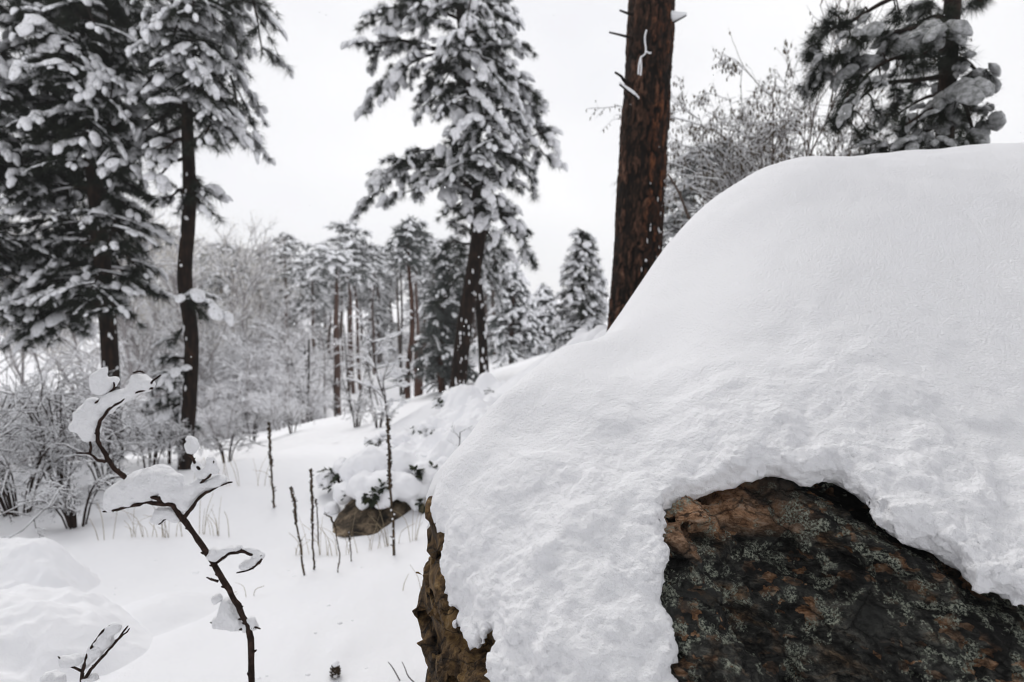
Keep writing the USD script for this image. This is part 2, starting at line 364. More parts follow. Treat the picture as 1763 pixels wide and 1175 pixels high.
def signed(poly):
    m = shapely.contains_xy(shapely.Polygon(poly), XY[..., 0].ravel(), XY[..., 1].ravel()).reshape(XY.shape[:2])
    return (distance_transform_edt(m) - distance_transform_edt(~m)) * hb
Ds, Dr = signed(SNOW_OUT), signed(ROCK_OUT)
near2 = np.clip((1.8 - XY[..., 1]) / .8, 0, 1) * np.clip((2.4 - XY[..., 0]) / .8, 0, 1)         # crumbly only on the near, lower part
p3 = np.concatenate([XY, np.zeros(XY.shape[:2] + (1,))], -1)
lumps = np.abs(fb(p3 * 7, 4, 3)) * 2
soft = fb(p3 * 2.2, 3, 5)
Hs = Hxy + .085 * soft * np.clip(near2 + .55, 0, 1) + .018 * fb(p3 * 5.5, 3, 63) - .035 * near2 * (lumps - .3)
Z = gz[None, None, :].astype(np.float32)
Hs, Hxy, Ds, Dr = (q.astype(np.float32) for q in (Hs, Hxy, Ds, Dr))
Fs = smin((Hs[..., None] - Z) * .8, np.broadcast_to((Ds - .008 + .034 * fb(p3 * 20, 3, 61) + .022 * fb(p3 * 55, 2, 62))[..., None], Hs.shape + (len(gz),)), .038).astype(np.float32)
band = (np.abs(Fs) < .05) & (near2[..., None] > 0)
ii = np.argwhere(band)
pp = ii * hb + (ox, oy, oz)
Fs[band] += (near2[ii[:, 0], ii[:, 1]] * (.072 * fb(pp * 8, 2, 8) + .062 * (np.sqrt(fb(pp * 11, 2, 9)**2 + .004) - .14) + .030 * fb(pp * 22, 2, 10))).astype(np.float32)
under = (Z - (Hs - np.clip(.05 + .9 * np.clip(Ds, 0, .16), .05, .19))[..., None]) * .8           # a blanket, thinner at its rim
Fs = smin(Fs, under, .03).astype(np.float32)
sv, sf = surface(Fs, (ox, oy, oz), hb)
del Fs, under, band, pp, ii

# the rock: broken wall below the notch, brown flank on the left
zr = np.clip(1.24 - Z, 0, 1)
wall = np.broadcast_to(Dr[..., None], Hs.shape + (len(gz),)) + .40 * zr
wallx = np.clip((XY[..., 0] - .28) / .06, 0, 1)[..., None]
lean = np.where(XY[..., :1] < .2, .02, .40)
wall = Dr[..., None] + lean * zr
ledge_z = 1.135 - .10 * (XY[..., 0] - .45)[..., None]
wall = wall - wallx * .06 * (1 / (1 + np.exp(np.clip((Z - ledge_z) / .008, -30, 30)))) * np.clip(1 - (ledge_z - Z) / .17, 0, 1)
Fr = smin((Hxy[..., None] - (.09 + .07 * np.clip(Ds / .15, 0, 1))[..., None] - Z) * .8, wall, .03).astype(np.float32)
band = np.abs(Fr) < .11
ii = np.argwhere(band)
pp = ii * hb + (ox, oy, oz)
q = pp @ np.array([[.9, .2, -.35], [-.1, 1, .2], [.4, -.1, .9]]).T
q2 = q * (4.5, 4.5, 13); _q, _ii = q, ii
Fr[band] += (.06 * fb(q * 3.5, 3, 21) + .12 * (np.floor(5 * fb(q2, 3, 22) + .5) / 5) + .05 * (.3 - np.abs(fb(q * (12, 12, 30), 3, 23)))).astype(np.float32)
st = _q @ np.array([.30, .15, 1.0]) * 11 + 2.2 * fb(_q * 3.0, 3, 24)
Fr[tuple(_ii.T)] += (.040 * ((st - np.floor(st)) - .5)).astype(np.float32)
rv, rf = surface(np.ascontiguousarray(Fr[::2, ::2, ::2]), (ox, oy, oz), 2 * hb)
del Fr, band, pp, ii, q, q2, wall

def largest(v, f):
    """Only the biggest connected body."""
    from scipy.sparse import coo_matrix
    from scipy.sparse.csgraph import connected_components
    e = np.vstack([f[:, [0, 1]], f[:, [1, 2]]])
    lab = connected_components(coo_matrix((np.ones(len(e)), (e[:, 0], e[:, 1])), shape=(len(v), len(v))), directed=False)[1]
    f = f[lab[f[:, 0]] == np.bincount(lab).argmax()]
    use, inv = np.unique(f, return_inverse=True)
    return v[use], inv.reshape(f.shape)

def refine(v, f, sel):
    """Splits the chosen triangles in four (and their neighbours where needed)."""
    m = trimesh.Trimesh(v, f, process=False)
    idx = np.nonzero(sel(np.asarray(m.triangles_center)))[0]
    return trimesh.remesh.subdivide(np.asarray(m.vertices), np.asarray(m.faces), face_index=idx)

def vnormals(v, f): return meshkit.arrays((v, f), True)[2]

sv, sf = largest(sv, sf)
rv, rf = largest(rv, rf)
sv, sf = refine(sv, sf, lambda c: (c[:, 1] < 1.6) & (c[:, 0] < 1.15) & (c[:, 2] > .8))
nn = vnormals(sv, sf)
w = np.clip((1.9 - sv[:, 1]) / .8, 0, 1) * np.clip((1.58 - sv[:, 1]) / .25, 0, 1) * np.clip((1.13 - sv[:, 0]) / .15, 0, 1) * np.clip((sv[:, 2] - .82) / .05, 0, 1)   # nothing where the fine mesh ends
edge = np.exp(-(map_coordinates(Ds, [(sv[:, 0] - ox) / hb, (sv[:, 1] - oy) / hb], order=1, mode='nearest') / .07)**2)
sv = sv + nn * (edge * w * (.020 * fb(sv * 42, 3, 34) + .012 * fb(sv * 115, 2, 35)))[:, None]
sv = sv + nn * (w * (.017 * fb(sv * 34, 2, 31) + .009 * fb(sv * 75, 2, 33) + .005 * fb(sv * 160, 2, 32)))[:, None]
for _ in range(3 if False else 2): rv, rf = refine(rv, rf, lambda c: (c[:, 1] < 1.36) & (c[:, 0] < 1.05) & (c[:, 2] < 1.32) & (c[:, 2] > .7) & ((c[:, 0] > .24) | (c[:, 0] < .08)))
nn = vnormals(rv, rf)
wr = np.clip((1.34 - rv[:, 1]) / .08, 0, 1) * np.clip((1.03 - rv[:, 0]) / .06, 0, 1) * np.clip((1.30 - rv[:, 2]) / .04, 0, 1) * np.clip((rv[:, 2] - .72) / .03, 0, 1) * np.maximum(np.clip((rv[:, 0] - .26) / .03, 0, 1), np.clip((.06 - rv[:, 0]) / .02, 0, 1))
rv = rv + nn * (wr * (.024 * (.25 - np.abs(fb(rv * (24, 24, 40), 3, 41))) + .018 * (np.floor(5 * fb(rv * (38, 38, 70), 3, 43)) / 5) + .010 * fb(rv * 110, 3, 42)))[:, None]
boulder = thing('boulder', 'huge dark lichen-covered granite boulder filling the right foreground', 'boulder', (1.2, 1.6, .5))
part(boulder, 'rock_body', (rv, rf), 'lichen_rock', 40)
single('snow_blanket', (sv, sf), 'snow_fluffy', 'thick white snow blanket draped over the huge foreground boulder', 'snow', True)
# ------------------------------------------------------------------ the ground
GK = [(60,1160,2.3),(300,1160,2.4),(600,1160,2.45),(700,1100,2.7),(680,965,3.65),(525,1000,3.3),(540,990,3.4),(470,880,4.6),(150,960,3.7),(300,880,4.6),(560,955,3.9),(740,900,4.1),
 (197,790,8),(318,815,7.5),(60,805,7),(480,790,7),(420,800,6.5),(560,757,9),(640,752,8),(690,765,7),(740,712,7.3),(880,668,7),(960,610,6.6),(1048,576,6.0),(785,692,10),
 (580,742,25),(400,765,20),(200,780,20),(0,800,20),(700,640,40),(600,650,38),(300,660,40),(0,680,40),(900,620,20),(1000,592,18)]
gk = [P(*k) for k in GK] + [np.array(k, float) for k in [(.5,1.2,.15),(1.5,1,.15),(1.5,4.2,1.0),(3,5,1.6),(5,3,1.6),(2.6,4.5,1.2),(0,-3,.1),(-4,-3,.1),(4,-3,.6),(-6,4,-.15),(-8,8,-.9),(-3,0,.1),(3,0,.4),
   (0,60,-.6),(-40,60,-.5),(40,60,4),(0,100,3),(-60,100,4),(70,100,8),(20,40,2.5),(8,20,1.6),(5,12,2.0),(10,8,3.0),(25,0,4),(-25,0,-1),(-30,20,-2.5),(-20,-20,0),(20,-20,2)]]
gk = np.array(gk)
G_rbf = RBFInterpolator(gk[:, :2], gk[:, 2], kernel='linear', smoothing=.02)

def ground_z(xy, detail=True):
    xy = np.atleast_2d(np.asarray(xy, float))
    r = np.linalg.norm(xy, axis=1)
    cl = xy * np.minimum(1, 110 / np.maximum(r, 1e-6))[:, None]
    z = G_rbf(cl)
    if detail:
        p = np.concatenate([xy, np.zeros((len(xy), 1))], 1)
        z = z + np.clip(r / 3, .15, 1) * (.15 * fb(p * 1.1, 3, 51) + .22 * fb(p * .35, 2, 52) * np.clip(r / 12, 0, 1)) + .035 * fb(p * 5, 3, 53)
    return z

def gz_at(x, y): return float(ground_z([[x, y]])[0])

rr = np.concatenate([[0], np.geomspace(.4, 150, 220)])
front = np.linspace(-50, 50, 330)
back = np.linspace(50, 310, 72)[1:-1]
aa = np.radians(np.concatenate([front, back]))
R, A = np.meshgrid(rr, aa, indexing='ij')
gxy = np.stack([R * np.sin(A), R * np.cos(A)], -1)
gzv = ground_z(gxy.reshape(-1, 2)).reshape(R.shape)
gv = np.concatenate([gxy, gzv[..., None]], -1).reshape(-1, 3)
na = len(aa)
i, j = np.meshgrid(np.arange(len(rr) - 1), np.arange(na), indexing='ij')
qd = np.stack([i * na + j, i * na + (j + 1) % na, (i + 1) * na + (j + 1) % na, (i + 1) * na + j], -1).reshape(-1, 4)
single('snowy_ground', (gv, np.vstack([qd[:, [0, 1, 2]], qd[:, [0, 2, 3]]])[:, ::-1]), 'snow_soft', smooth=True, kind='structure')
# ------------------------------------------------------------------ vegetation: materials and builders
def bark_mat(name, ramp, sx, sz, bump=.6, dist=.02):
    mat(name, {'g': ('geometry', {}), 'map': ('mapping', {'scale': (sx, sx, sz)}), 'n': ('noise_texture', {'scale': 1.0, 'detail': 6.0, 'roughness': .65}),
        'r': ('rgb_ramp', {'ramp': ramp}), 'b': ('bump', {'strength': bump, 'distance': dist}), 'p': ('principled_bsdf', {'roughness': .9, 'specular_ior_level': .1})},
        [('g.position', 'map.vector'), ('map.vector', 'n.vector'), ('n.fac', 'r.fac'), ('r.color', 'p.base_color'), ('n.fac', 'b.height'), ('b.normal', 'p.normal')])
bark_mat('bark_dark', [(.3, (.004, .003, .003)), (.5, (.014, .009, .007)), (.7, (.042, .024, .016))], 22, 6)
bark_mat('bark_red', [(.3, (.020, .011, .009)), (.5, (.060, .031, .023)), (.7, (.115, .062, .045))], 14, 3)
bark_mat('bark_twig', [(.3, (.009, .006, .005)), (.5, (.024, .015, .012)), (.7, (.055, .033, .026))], 90, 90, .4, .003)
bark_mat('bark_grey', [(.3, (.05, .045, .045)), (.7, (.13, .115, .11))], 10, 4)
bark_mat('bark_brown_twig', [(.3, (.05, .036, .030)), (.7, (.12, .09, .075))], 30, 30)
def leaf_mat(name, a, b, c, scale=6.0, trans=.25):
    mat(name, {'g': ('geometry', {}), 'n': ('noise_texture', {'scale': scale, 'detail': 3.0}), 'r': ('rgb_ramp', {'ramp': [(.3, a), (.5, b), (.7, c)]}),
        'd': ('principled_bsdf', {'roughness': .6, 'specular_ior_level': .25}), 't': ('translucent_bsdf', {}), 'm': ('mix_closure', {'fac': trans})},
        [('g.position', 'n.vector'), ('n.fac', 'r.fac'), ('r.color', 'd.base_color'), ('r.color', 't.color'), ('d.BSDF', 'm.closure1'), ('t.BSDF', 'm.closure2')], surface='m.closure')
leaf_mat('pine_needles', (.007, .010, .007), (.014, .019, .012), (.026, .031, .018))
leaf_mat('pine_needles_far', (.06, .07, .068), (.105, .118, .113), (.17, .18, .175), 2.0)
leaf_mat('dry_leaf', (.05, .038, .025), (.085, .065, .042), (.13, .10, .07))
leaf_mat('pale_leaf', (.50, .46, .38), (.60, .56, .48), (.70, .67, .60), 2.0)
leaf_mat('dark_leaf', (.012, .018, .010), (.022, .032, .016), (.05, .055, .022), 20)
leaf_mat('dry_straw', (.22, .17, .10), (.33, .26, .16), (.42, .35, .24), 10)
bark_mat('stalk_brown', [(.3, (.015, .011, .008)), (.5, (.05, .035, .022)), (.7, (.13, .09, .055))], 60, 40, .4, .004)

def tuft_template(n, seed, spread=1.0, w=.04):
    r = np.random.default_rng(seed)
    th = spread * np.sqrt(r.random(n)); ph = r.random(n) * 2 * np.pi
    d = np.stack([np.cos(th), np.sin(th) * np.cos(ph), np.sin(th) * np.sin(ph)], 1)
    L = r.uniform(.7, 1.08, n)
    base = np.stack([r.uniform(-.55, .12, n), r.normal(0, .02, n), r.normal(0, .02, n)], 1)
    tip = base + d * L[:, None]; tip[:, 2] -= .16 * L**2
    side = norm(np.cross(d, r.normal(size=(n, 3)))) * w / 2
    v = np.stack([base - side, base + side, tip], 1).reshape(-1, 3)
    return v, np.arange(3 * n).reshape(-1, 3)

def snow_template(lobes, k, seed):
    """A mitten of snow: a few lobes lying along a drooping tuft."""
    r = np.random.default_rng(seed); g = Geo()
    for j in range(lobes):
        v, f = ico(k)
        u = (j + r.uniform(.2, .8)) / lobes
        rad = r.uniform(.20, .32) * (1.1 - .35 * u)
        v = v * (1 + .8 * fb(v * 1.7 + seed * 3.1 + j * 11, 2, seed))[:, None] * rad * (1.35, .95, .72)
        v[:, 2] = np.where(v[:, 2] < 0, v[:, 2] * .55, v[:, 2])
        v = v + (-.15 + .85 * u, r.normal(0, .17), .10)
        v[:, 2] -= .30 * np.clip(v[:, 0], 0, 2)**2 + .5 * v[:, 1]**2
        g.add(v, f)
    return g.out()
TUFT = {n: [tuft_template(n, 100 + n + k, 1.35, w) for k in range(5)] for n, w in ((90, .026), (60, .034), (26, .07), (12, .16))}
SNOWT = {k: [snow_template(n, i, 200 + j) for j in range(6)] for k, n, i in ((0, 2, 0), (1, 2, 1), (2, 3, 1))}

def frames_of(t):
    t = norm(t)
    y = norm(np.cross(np.array([0, 0, 1.0]), t) + 1e-4)
    return np.stack([t, y, np.cross(t, y)], 1)

def foliage(needles, snow, pos, dirs, size, r, nn=60, ks=1, psnow=.75, ssize=1.0, load=None, dens=1):
    """Needle tufts at pos pointing along dirs, with lumps of snow lying on most of them."""
    pos, dirs = np.asarray(pos), np.asarray(dirs)
    n = len(pos)
    if n == 0: return
    size = size * r.uniform(.75, 1.2, n)
    fr = frames_of(dirs)
    for q in range(dens):
        which = r.integers(0, 5, n)
        f2 = fr if q == 0 else frames_of(dirs + r.normal(0, .35, (n, 3)))
        for k in range(5):
            s = which == k
            put(needles, *TUFT[nn if q == 0 else 26][k], pos[s], f2[s], size[s])
    load = np.ones(n) if load is None else np.asarray(load)
    has = (r.random(n) < .93) & (load > 0)
    which = r.integers(0, 6, n)
    sc = size * r.uniform(.7, 1.2, n) * ssize * np.maximum(load, .01)
    for k in range(6):
        s = has & (which == k)
        a = sc[s][:, None] * np.stack([r.uniform(.85, 1.2, s.sum()), r.uniform(.8, 1.15, s.sum()), r.uniform(.75, 1.3, s.sum())], 1)
        put(snow, *SNOWT[ks][k], pos[s] + np.array([0, 0, .05]) * sc[s][:, None], fr[s], a)

def bough(parent, p0, tip, r, rad=.03, arch=.18, tuft=.19, step=.17, nn=60, ks=1, psnow=.75, ssize=1.0, mats=('bark_dark', 'pine_needles', 'needle_snow'), lat=1.0, bare=.22, via=None, into=None, latlen=1.0, dens=1):
    """A limb with side twigs, needle tufts and its load of snow."""
    p0, tip = np.asarray(p0, float), np.asarray(tip, float)
    L = np.linalg.norm(tip - p0)
    if via is None:
        mid = p0 + .5 * (tip - p0) + np.array([0, 0, arch * L]) + r.normal(0, .05 * L, 3)
        q1 = p0 + .25 * (tip - p0) + np.array([0, 0, arch * .6 * L]) + r.normal(0, .02 * L, 3)
        main = curve([p0, q1, mid, tip], 12)
    else:
        main = curve([p0, *via, tip], 12)
    wood, needles, snow = into or (Geo(), Geo(), Geo())
    wood.add(*tube(main, np.linspace(rad, rad * .3, 12), 5))
    D = norm(np.gradient(main, axis=0))
    pos, dirs, lines, load = [main[-1]], [D[-1] + (0, 0, -.2)], [], [1.0 if r.random() < psnow else 0.0]
    n = max(3, int(L / step * lat))
    for k in range(n):
        s = bare + (1 - bare) * (k + r.random()) / n
        i = min(int(s * 11), 10)
        b = main[i] + (main[i + 1] - main[i]) * (s * 11 - i)
        d = D[i]
        side = norm(np.cross(d, (0, 0, 1.0))) * (1 if k % 2 else -1)
        a = math.radians(r.uniform(28, 80))
        g = norm(d * math.cos(a) + side * math.sin(a) + np.array([0, 0, r.normal(.05, .28)]))
        l = min(.75, (.20 + .42 * (1 - s)) * L * r.uniform(.5, 1.1) * latlen + .10)
        m = max(2, int(l / (step * .95)) + 1)
        u = np.linspace(0, 1, m + 1)[:, None]
        pl = b + g * l * u + np.array([0, 0, -1]) * (.32 * l) * u**2
        lines.append((pl, np.linspace(rad * .35, rad * .14, m + 1), 2))
        dd = norm(np.gradient(pl, axis=0))
        ld = r.uniform(.7, 1.3) if r.random() < psnow else (.45 if r.random() < .3 else 0.0)
        if ld and l > .15: snow.add(*tube(pl + (0, 0, tuft * .12), np.linspace(tuft * .12, tuft * .2, m + 1) * ld, 4))
        for h in range(max(1, m // 2), m + 1):
            jit = r.normal(0, .25, 3); jit[2] *= .5
            pos.append(pl[h]); dirs.append(dd[h] + jit + (0, 0, -.12)); load.append(ld)
            if h < m and r.random() < .8:
                pos.append(pl[h] + r.normal(0, .03, 3)); dirs.append(dd[h] + norm(np.cross(dd[h], (0, 0, 1.))) * r.choice([-1, 1]) * .9 + (0, 0, -.25)); load.append(ld * .85)
    wood_of(lines, wood)
    foliage(needles, snow, pos, dirs, tuft, r, nn, ks, psnow, ssize, load, dens)
    if into is None:
        w = part(parent, 'bough', wood, mats[0], True)
        part(w, 'needles', needles, mats[1], kind='stuff')
        part(w, 'snow_load', snow, mats[2], True, kind='stuff')

def trunk_mesh(pts, radii, sides=20, n=60, rough=.05, seed=0, flare=True):
    c = curve(pts, n)
    r = np.interp(np.linspace(0, 1, n), np.linspace(0, 1, len(radii)), radii)
    v, f = tube(c, r, sides)
    axis = np.vstack([np.repeat(c, sides, 0), c[:1], c[-1:]])
    k = 1 + rough * 2 * fb(v * (14, 14, 4), 3, seed)
    return axis + (v - axis) * k[:, None], f

def at_px(line, d, py):
    """Point on a trunk given as pixels (from the base up) at the height of photo row py."""
    l = np.array(line, float)
    return P(np.interp(py, l[::-1, 1], l[::-1, 0]), py, d)

def grow(p, d, L, r, level, rng, out, spread=.6, up=.25, kids=(4, 4, 3), ratio=.6, wob=.12, n=6):
    """Recursive branching: adds (points, radii, level) to out."""
    pts = [np.asarray(p, float)]; d = norm(d)
    for k in range(n - 1):
        d = norm(d + rng.normal(0, wob, 3) + (0, 0, up * .25))
        pts.append(pts[-1] + d * L / (n - 1))
    pts = np.array(pts)
    out.append((pts, np.linspace(r, r * .45, n), level))
    if level < len(kids):
        for k in range(kids[level]):
            s = rng.uniform(.25, 1.0)
            i = min(int(s * (n - 1)), n - 2)
            b = pts[i] + (pts[i + 1] - pts[i]) * (s * (n - 1) - i)
            dd = norm(pts[i + 1] - pts[i]); a = rng.normal(size=3); a = norm(a - dd * (a @ dd))
            grow(b, dd + a * spread * rng.uniform(.6, 1.5), L * ratio * rng.uniform(.7, 1.15) * (1.15 - .4 * s), max(r * .5, .0015), level + 1, rng, out, spread, up, kids, ratio, wob, max(4, n - 1))

def tubes(geo, P3, R, sides=3):
    """Many open tubes of one length at once: P3 (m, n, 3), R (m, n)."""
    m, n = R.shape
    if m == 0: return
    t = norm(np.gradient(P3, axis=1))
    d = norm(P3[:, -1] - P3[:, 0])
    ref = np.where(np.abs(d[:, 2:3]) < .85, np.array([[.31, .22, .92]]), np.array([[.9, .38, .1]]))[:, None]
    a = norm(np.cross(t, ref)); b = np.cross(t, a)
    ang = np.arange(sides) * 2 * np.pi / sides
    v = P3[:, :, None] + R[:, :, None, None] * (np.cos(ang)[:, None] * a[:, :, None] + np.sin(ang)[:, None] * b[:, :, None])
    i, j = np.meshgrid(np.arange(n - 1), np.arange(sides), indexing='ij')
    q = np.stack([i * sides + j, i * sides + (j + 1) % sides, (i + 1) * sides + (j + 1) % sides, (i + 1) * sides + j], -1).reshape(-1, 4)
    f = np.vstack([q[:, [0, 2, 1]], q[:, [0, 3, 2]]])
    geo.add(v.reshape(-1, 3), (f[None] + (np.arange(m) * n * sides)[:, None, None]).reshape(-1, 3))

def by_length(lines):
    got = {}
    for l in lines: got.setdefault((len(l[0]), min(l[2], 3)), []).append(l)
    for (n, lev), ls in got.items(): yield lev, np.array([l[0] for l in ls]), np.array([l[1] for l in ls])

def snow_on(lines, geo, thick=.6, extra=.004, sides=4, lo=.15):
    """Snow lying along the upper side of branches."""
    for lev, pts, rad in by_length(lines):
        t = norm(np.gradient(pts, axis=1)); flat = np.sqrt(np.clip(1 - t[..., 2]**2, 0, 1))
        w = (rad * thick + extra) * np.clip((flat - lo) / (1 - lo), .02, 1)
        w[:, [0, -1]] *= .35
        tubes(geo, pts + np.array([0, 0, 1.]) * (rad * .55 + w * .75)[..., None], w, sides)

def wood_of(lines, geo, sides=(6, 4, 3, 3)):
    for lev, pts, rad in by_length(lines): tubes(geo, pts, rad, sides[lev])

# snow laced with needles, as it lies on the pine tufts
mat('needle_snow', {'g': ('geometry', {}), 'map': ('mapping', {'scale': (1, 1, .55)}), 'n': ('noise_texture', {'scale': 38.0, 'detail': 3.0, 'roughness': .7}),
    'r': ('rgb_ramp', {'ramp': [(.28, (.25, .26, .25)), (.40, (.66, .665, .675)), (.50, (.80, .805, .83))]}), 'b': ('bump', {'strength': .6, 'distance': .02}), 'p': ('principled_bsdf', {'roughness': .9, 'specular_ior_level': .05})},
    [('g.position', 'map.vector'), ('map.vector', 'n.vector'), ('n.fac', 'r.fac'), ('r.color', 'p.base_color'), ('n.fac', 'b.height'), ('b.normal', 'p.normal')])
mat('needle_snow_shaded', {'g': ('geometry', {}), 'n': ('noise_texture', {'scale': 24.0, 'detail': 5.0, 'roughness': .65}),  # needle-laced snow, its grey also carrying the shade of backlit undersides
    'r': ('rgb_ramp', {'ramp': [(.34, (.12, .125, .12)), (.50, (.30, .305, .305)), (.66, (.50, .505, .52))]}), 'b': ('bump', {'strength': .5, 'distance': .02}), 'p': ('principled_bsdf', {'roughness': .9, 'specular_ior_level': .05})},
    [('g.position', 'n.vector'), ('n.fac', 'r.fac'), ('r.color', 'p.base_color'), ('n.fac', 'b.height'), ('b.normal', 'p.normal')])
# ------------------------------------------------------------------ the large pines
def big_pine(label, line, d, radii, boughs, seed, name='pine_tree', group=None, rough=.06, **kw):
    base = P(*line[0], d); base[2] = gz_at(base[0], base[1])
    t = thing(name, label, 'tree', base, group)
    pts = [base - (0, 0, .25)] + [P(x, y, d) for x, y in line]
    part(t, 'trunk', trunk_mesh(pts, radii, 18, 70, rough, seed), kw.pop('bark', 'bark_dark'), True)
    r = np.random.default_rng(seed)
    for b in boughs:
        (ay, tx, ty, dd), extra = b[:4], (b[4] if len(b) > 4 else {})
        p0 = at_px(line, d, ay)
        k = {**kw, **extra}
        if 'via' in k: k['via'] = [P(x, y, d + dd * (i + 1) / (len(k['via']) + 1)) for i, (x, y) in enumerate(k['via'])]
        bough(t, p0, P(tx, ty, d + dd), r, **k)
    return t

def patches(parent, line, d, radius, n, seed, side=(-.2, 1.0), ylim=None, size=(.012, .03), mat_='snow_far'):
    """Small pads of snow stuck to a trunk's bark."""
    r = np.random.default_rng(seed); g = Geo()
    y0, y1 = ylim or (line[-1][1], line[0][1])
    for _ in range(n):
        py = r.uniform(max(y0, -40), y1); c = at_px(line, d, py)
        a = r.uniform(*side) * math.pi / 2
        rad = radius(py) if callable(radius) else radius
        nrm = np.array([math.sin(a), -math.cos(a), 0.15])
        v, f = ico(1)
        s = r.uniform(*size)
        v = v * (1 + 1.3 * fb(v * 2 + r.random() * 50, 2))[:, None] * (s * r.uniform(.35, .8), s * .4, s * r.uniform(.6, 2.2))
        ca, sa = math.cos(a), math.sin(a)
        v = v @ np.array([[ca, sa, 0], [-sa, ca, 0], [0, 0, 1]]) + c + nrm * (rad * .99)
        g.add(v, f)
    part(parent, 'snow_patches', g, mat_, True, kind='stuff')

r_ = np.random.default_rng(5)
# centre pine
L3 = [(786, 692), (800, 560), (826, 385), (818, 260), (802, 110), (785, -60), (778, -160)]
B3 = [(330, 637, 345, -.3, dict(via=[(760, 285), (690, 280)])), (318, 660, 312, .4), (300, 705, 262, -.8), (340, 690, 335, -.9), (335, 730, 318, -1.0),
      (85, 632, 78, -.2, dict(via=[(745, 84), (690, 70)], rad=.05)), (95, 650, 155, -.6, dict(via=[(740, 95), (690, 120)])), (60, 640, 40, .6), (35, 660, 15, -.6), (0, 690, -30, .2), (120, 722, 165, -.5), (140, 740, 185, -1.0), (20, 720, 10, -1.3),
      (205, 768, 180, -.9), (388, 775, 385, -.5, dict(ssize=.9)), (375, 770, 362, -.9),
      (60, 905, 78, .2), (30, 882, 15, -.6), (80, 890, 130, -.5), (120, 937, 188, .1), (150, 922, 165, -.7), (200, 946, 240, -.4), (225, 950, 282, .3), (262, 920, 312, -.2), (250, 885, 292, -1.0),
      (350, 880, 385, -.6), (372, 915, 442, -.3), (365, 892, 415, -.9), (395, 870, 440, .5), (-20, 850, -40, -.5), (-40, 760, -60, -.4), (10, 840, 40, -1.5), (50, 800, 60, -1.6),
      (180, 835, 215, -1.5), (160, 800, 178, -1.5), (260, 800, 292, -1.5), (230, 850, 250, -1.6), (300, 778, 300, -1.3), (330, 852, 345, -1.2), (110, 850, 130, -1.4), (90, 770, 110, -1.3), (285, 860, 320, -1.2),
      (100, 820, 100, 1.5), (200, 800, 210, 1.5), (280, 830, 300, 1.5), (30, 780, 20, 1.5)]
t3 = big_pine('tall snow-laden pine with dark leaning trunk standing alone in the centre against the sky', L3, 10.0, [.155, .145, .14, .13, .115, .09, .06, .04], B3, 31, ks=1, nn=60, tuft=.15, step=.17, psnow=.74, ssize=1.55, bare=.32, dens=2)
patches(t3, L3, 10.0, .14, 40, 3, (-.4, 1.0), (470, 690), (.01, .03))
# slimmer trunk just behind it
L3b = [(834, 652), (829, 560), (822, 480), (816, 400), (815, 330)]
B3b = [(440, 770, 470, .3), (420, 745, 450, -.2), (470, 760, 520, .2), (430, 870, 470, .3), (460, 860, 510, -.2), (400, 850, 420, .3), (480, 880, 500, .5), (410, 790, 400, -.4)]
t3b = big_pine('slim dark pine trunk standing directly behind the central leaning pine', L3b, 11.2, [.10, .10, .095, .085, .07, .04], B3b, 33, ks=1, nn=60, tuft=.18, step=.18, psnow=.4, ssize=.9, name='slim_pine_tree')
patches(t3b, L3b, 11.2, .095, 18, 4, (-.4, 1.0), (500, 650), (.015, .04))
# left pines
L1 = [(198, 788), (186, 560), (168, 370), (152, 150), (142, -60), (138, -160)]
B1 = []
for k in range(74):
    ay = -70 + 610 * (k + r_.random()) / 74
    az = r_.uniform(0, 2 * np.pi)
    ln = r_.uniform(95, 175) * (1.0 if ay > 60 else .85)
    if math.cos(az) > 0: ln *= .62 if ay < 330 else .5
    B1.append((ay, np.interp(ay, [-60, 560], [142, 186]) + ln * math.cos(az) * 1.05, ay + r_.uniform(18, 60), 1.15 * math.sin(az)))
t1 = big_pine('dense dark snow-dusted pine filling the upper left edge', L1, 8.0, [.12, .11, .105, .10, .09, .075, .06], B1, 41, ks=1, nn=60, tuft=.15, step=.165, psnow=.50, ssize=1.4, arch=.12, bare=.28, dens=2)
patches(t1, L1, 8.0, .105, 30, 5, (-.4, 1.0), (380, 785), (.012, .035))
L2 = [(318, 812), (330, 600), (318, 480), (326, 350), (322, 200), (318, 60), (312, -80), (310, -160)]
B2 = [(-40, 452, 92, -.3, dict(via=[(370, -40), (430, -10)])), (-10, 412, 105, .3, dict(via=[(370, -10), (400, 40)])), (-60, 400, 0, -.4), (-30, 370, 40, -.8), (60, 412, 222, -.2, dict(via=[(360, 70), (400, 140)])), (110, 408, 205, .4), (150, 398, 238, -.2), (170, 372, 190, -.6), (90, 380, 120, .2),
      (40, 238, 45, -.2), (20, 260, 0, .3), (80, 245, 95, .5), (120, 228, 165, -.3), (140, 200, 190, .4), (180, 232, 235, -.2), (215, 222, 290, .3), (240, 240, 270, -.4), (200, 270, 230, .8), (10, 300, 60, -.9), (70, 330, 110, -.9), (120, 340, 160, -.8), (160, 310, 190, -.8), (50, 310, 60, .9), (-50, 270, -60, .2), (-20, 330, 20, -1.0), (30, 360, 90, -.7), (90, 385, 150, -.6), (130, 370, 200, -.7), (190, 390, 230, .2), (200, 350, 240, -.8), (60, 290, 100, -.8), (0, 360, 40, .6), (-30, 300, 20, -.9), (100, 300, 140, .7),
      (255, 365, 250, .2), (290, 350, 335, -.2), (300, 345, 350, .3), (330, 290, 345, .2), (270, 270, 310, -.3), (320, 352, 362, -.3),
      (502, 350, 525, -.25, dict(ssize=1.5)), (515, 345, 545, -.1, dict(ssize=1.4)), (640, 288, 650, -.2), (620, 290, 620, .1), (690, 282, 720, .1), (560, 300, 590, .2)]
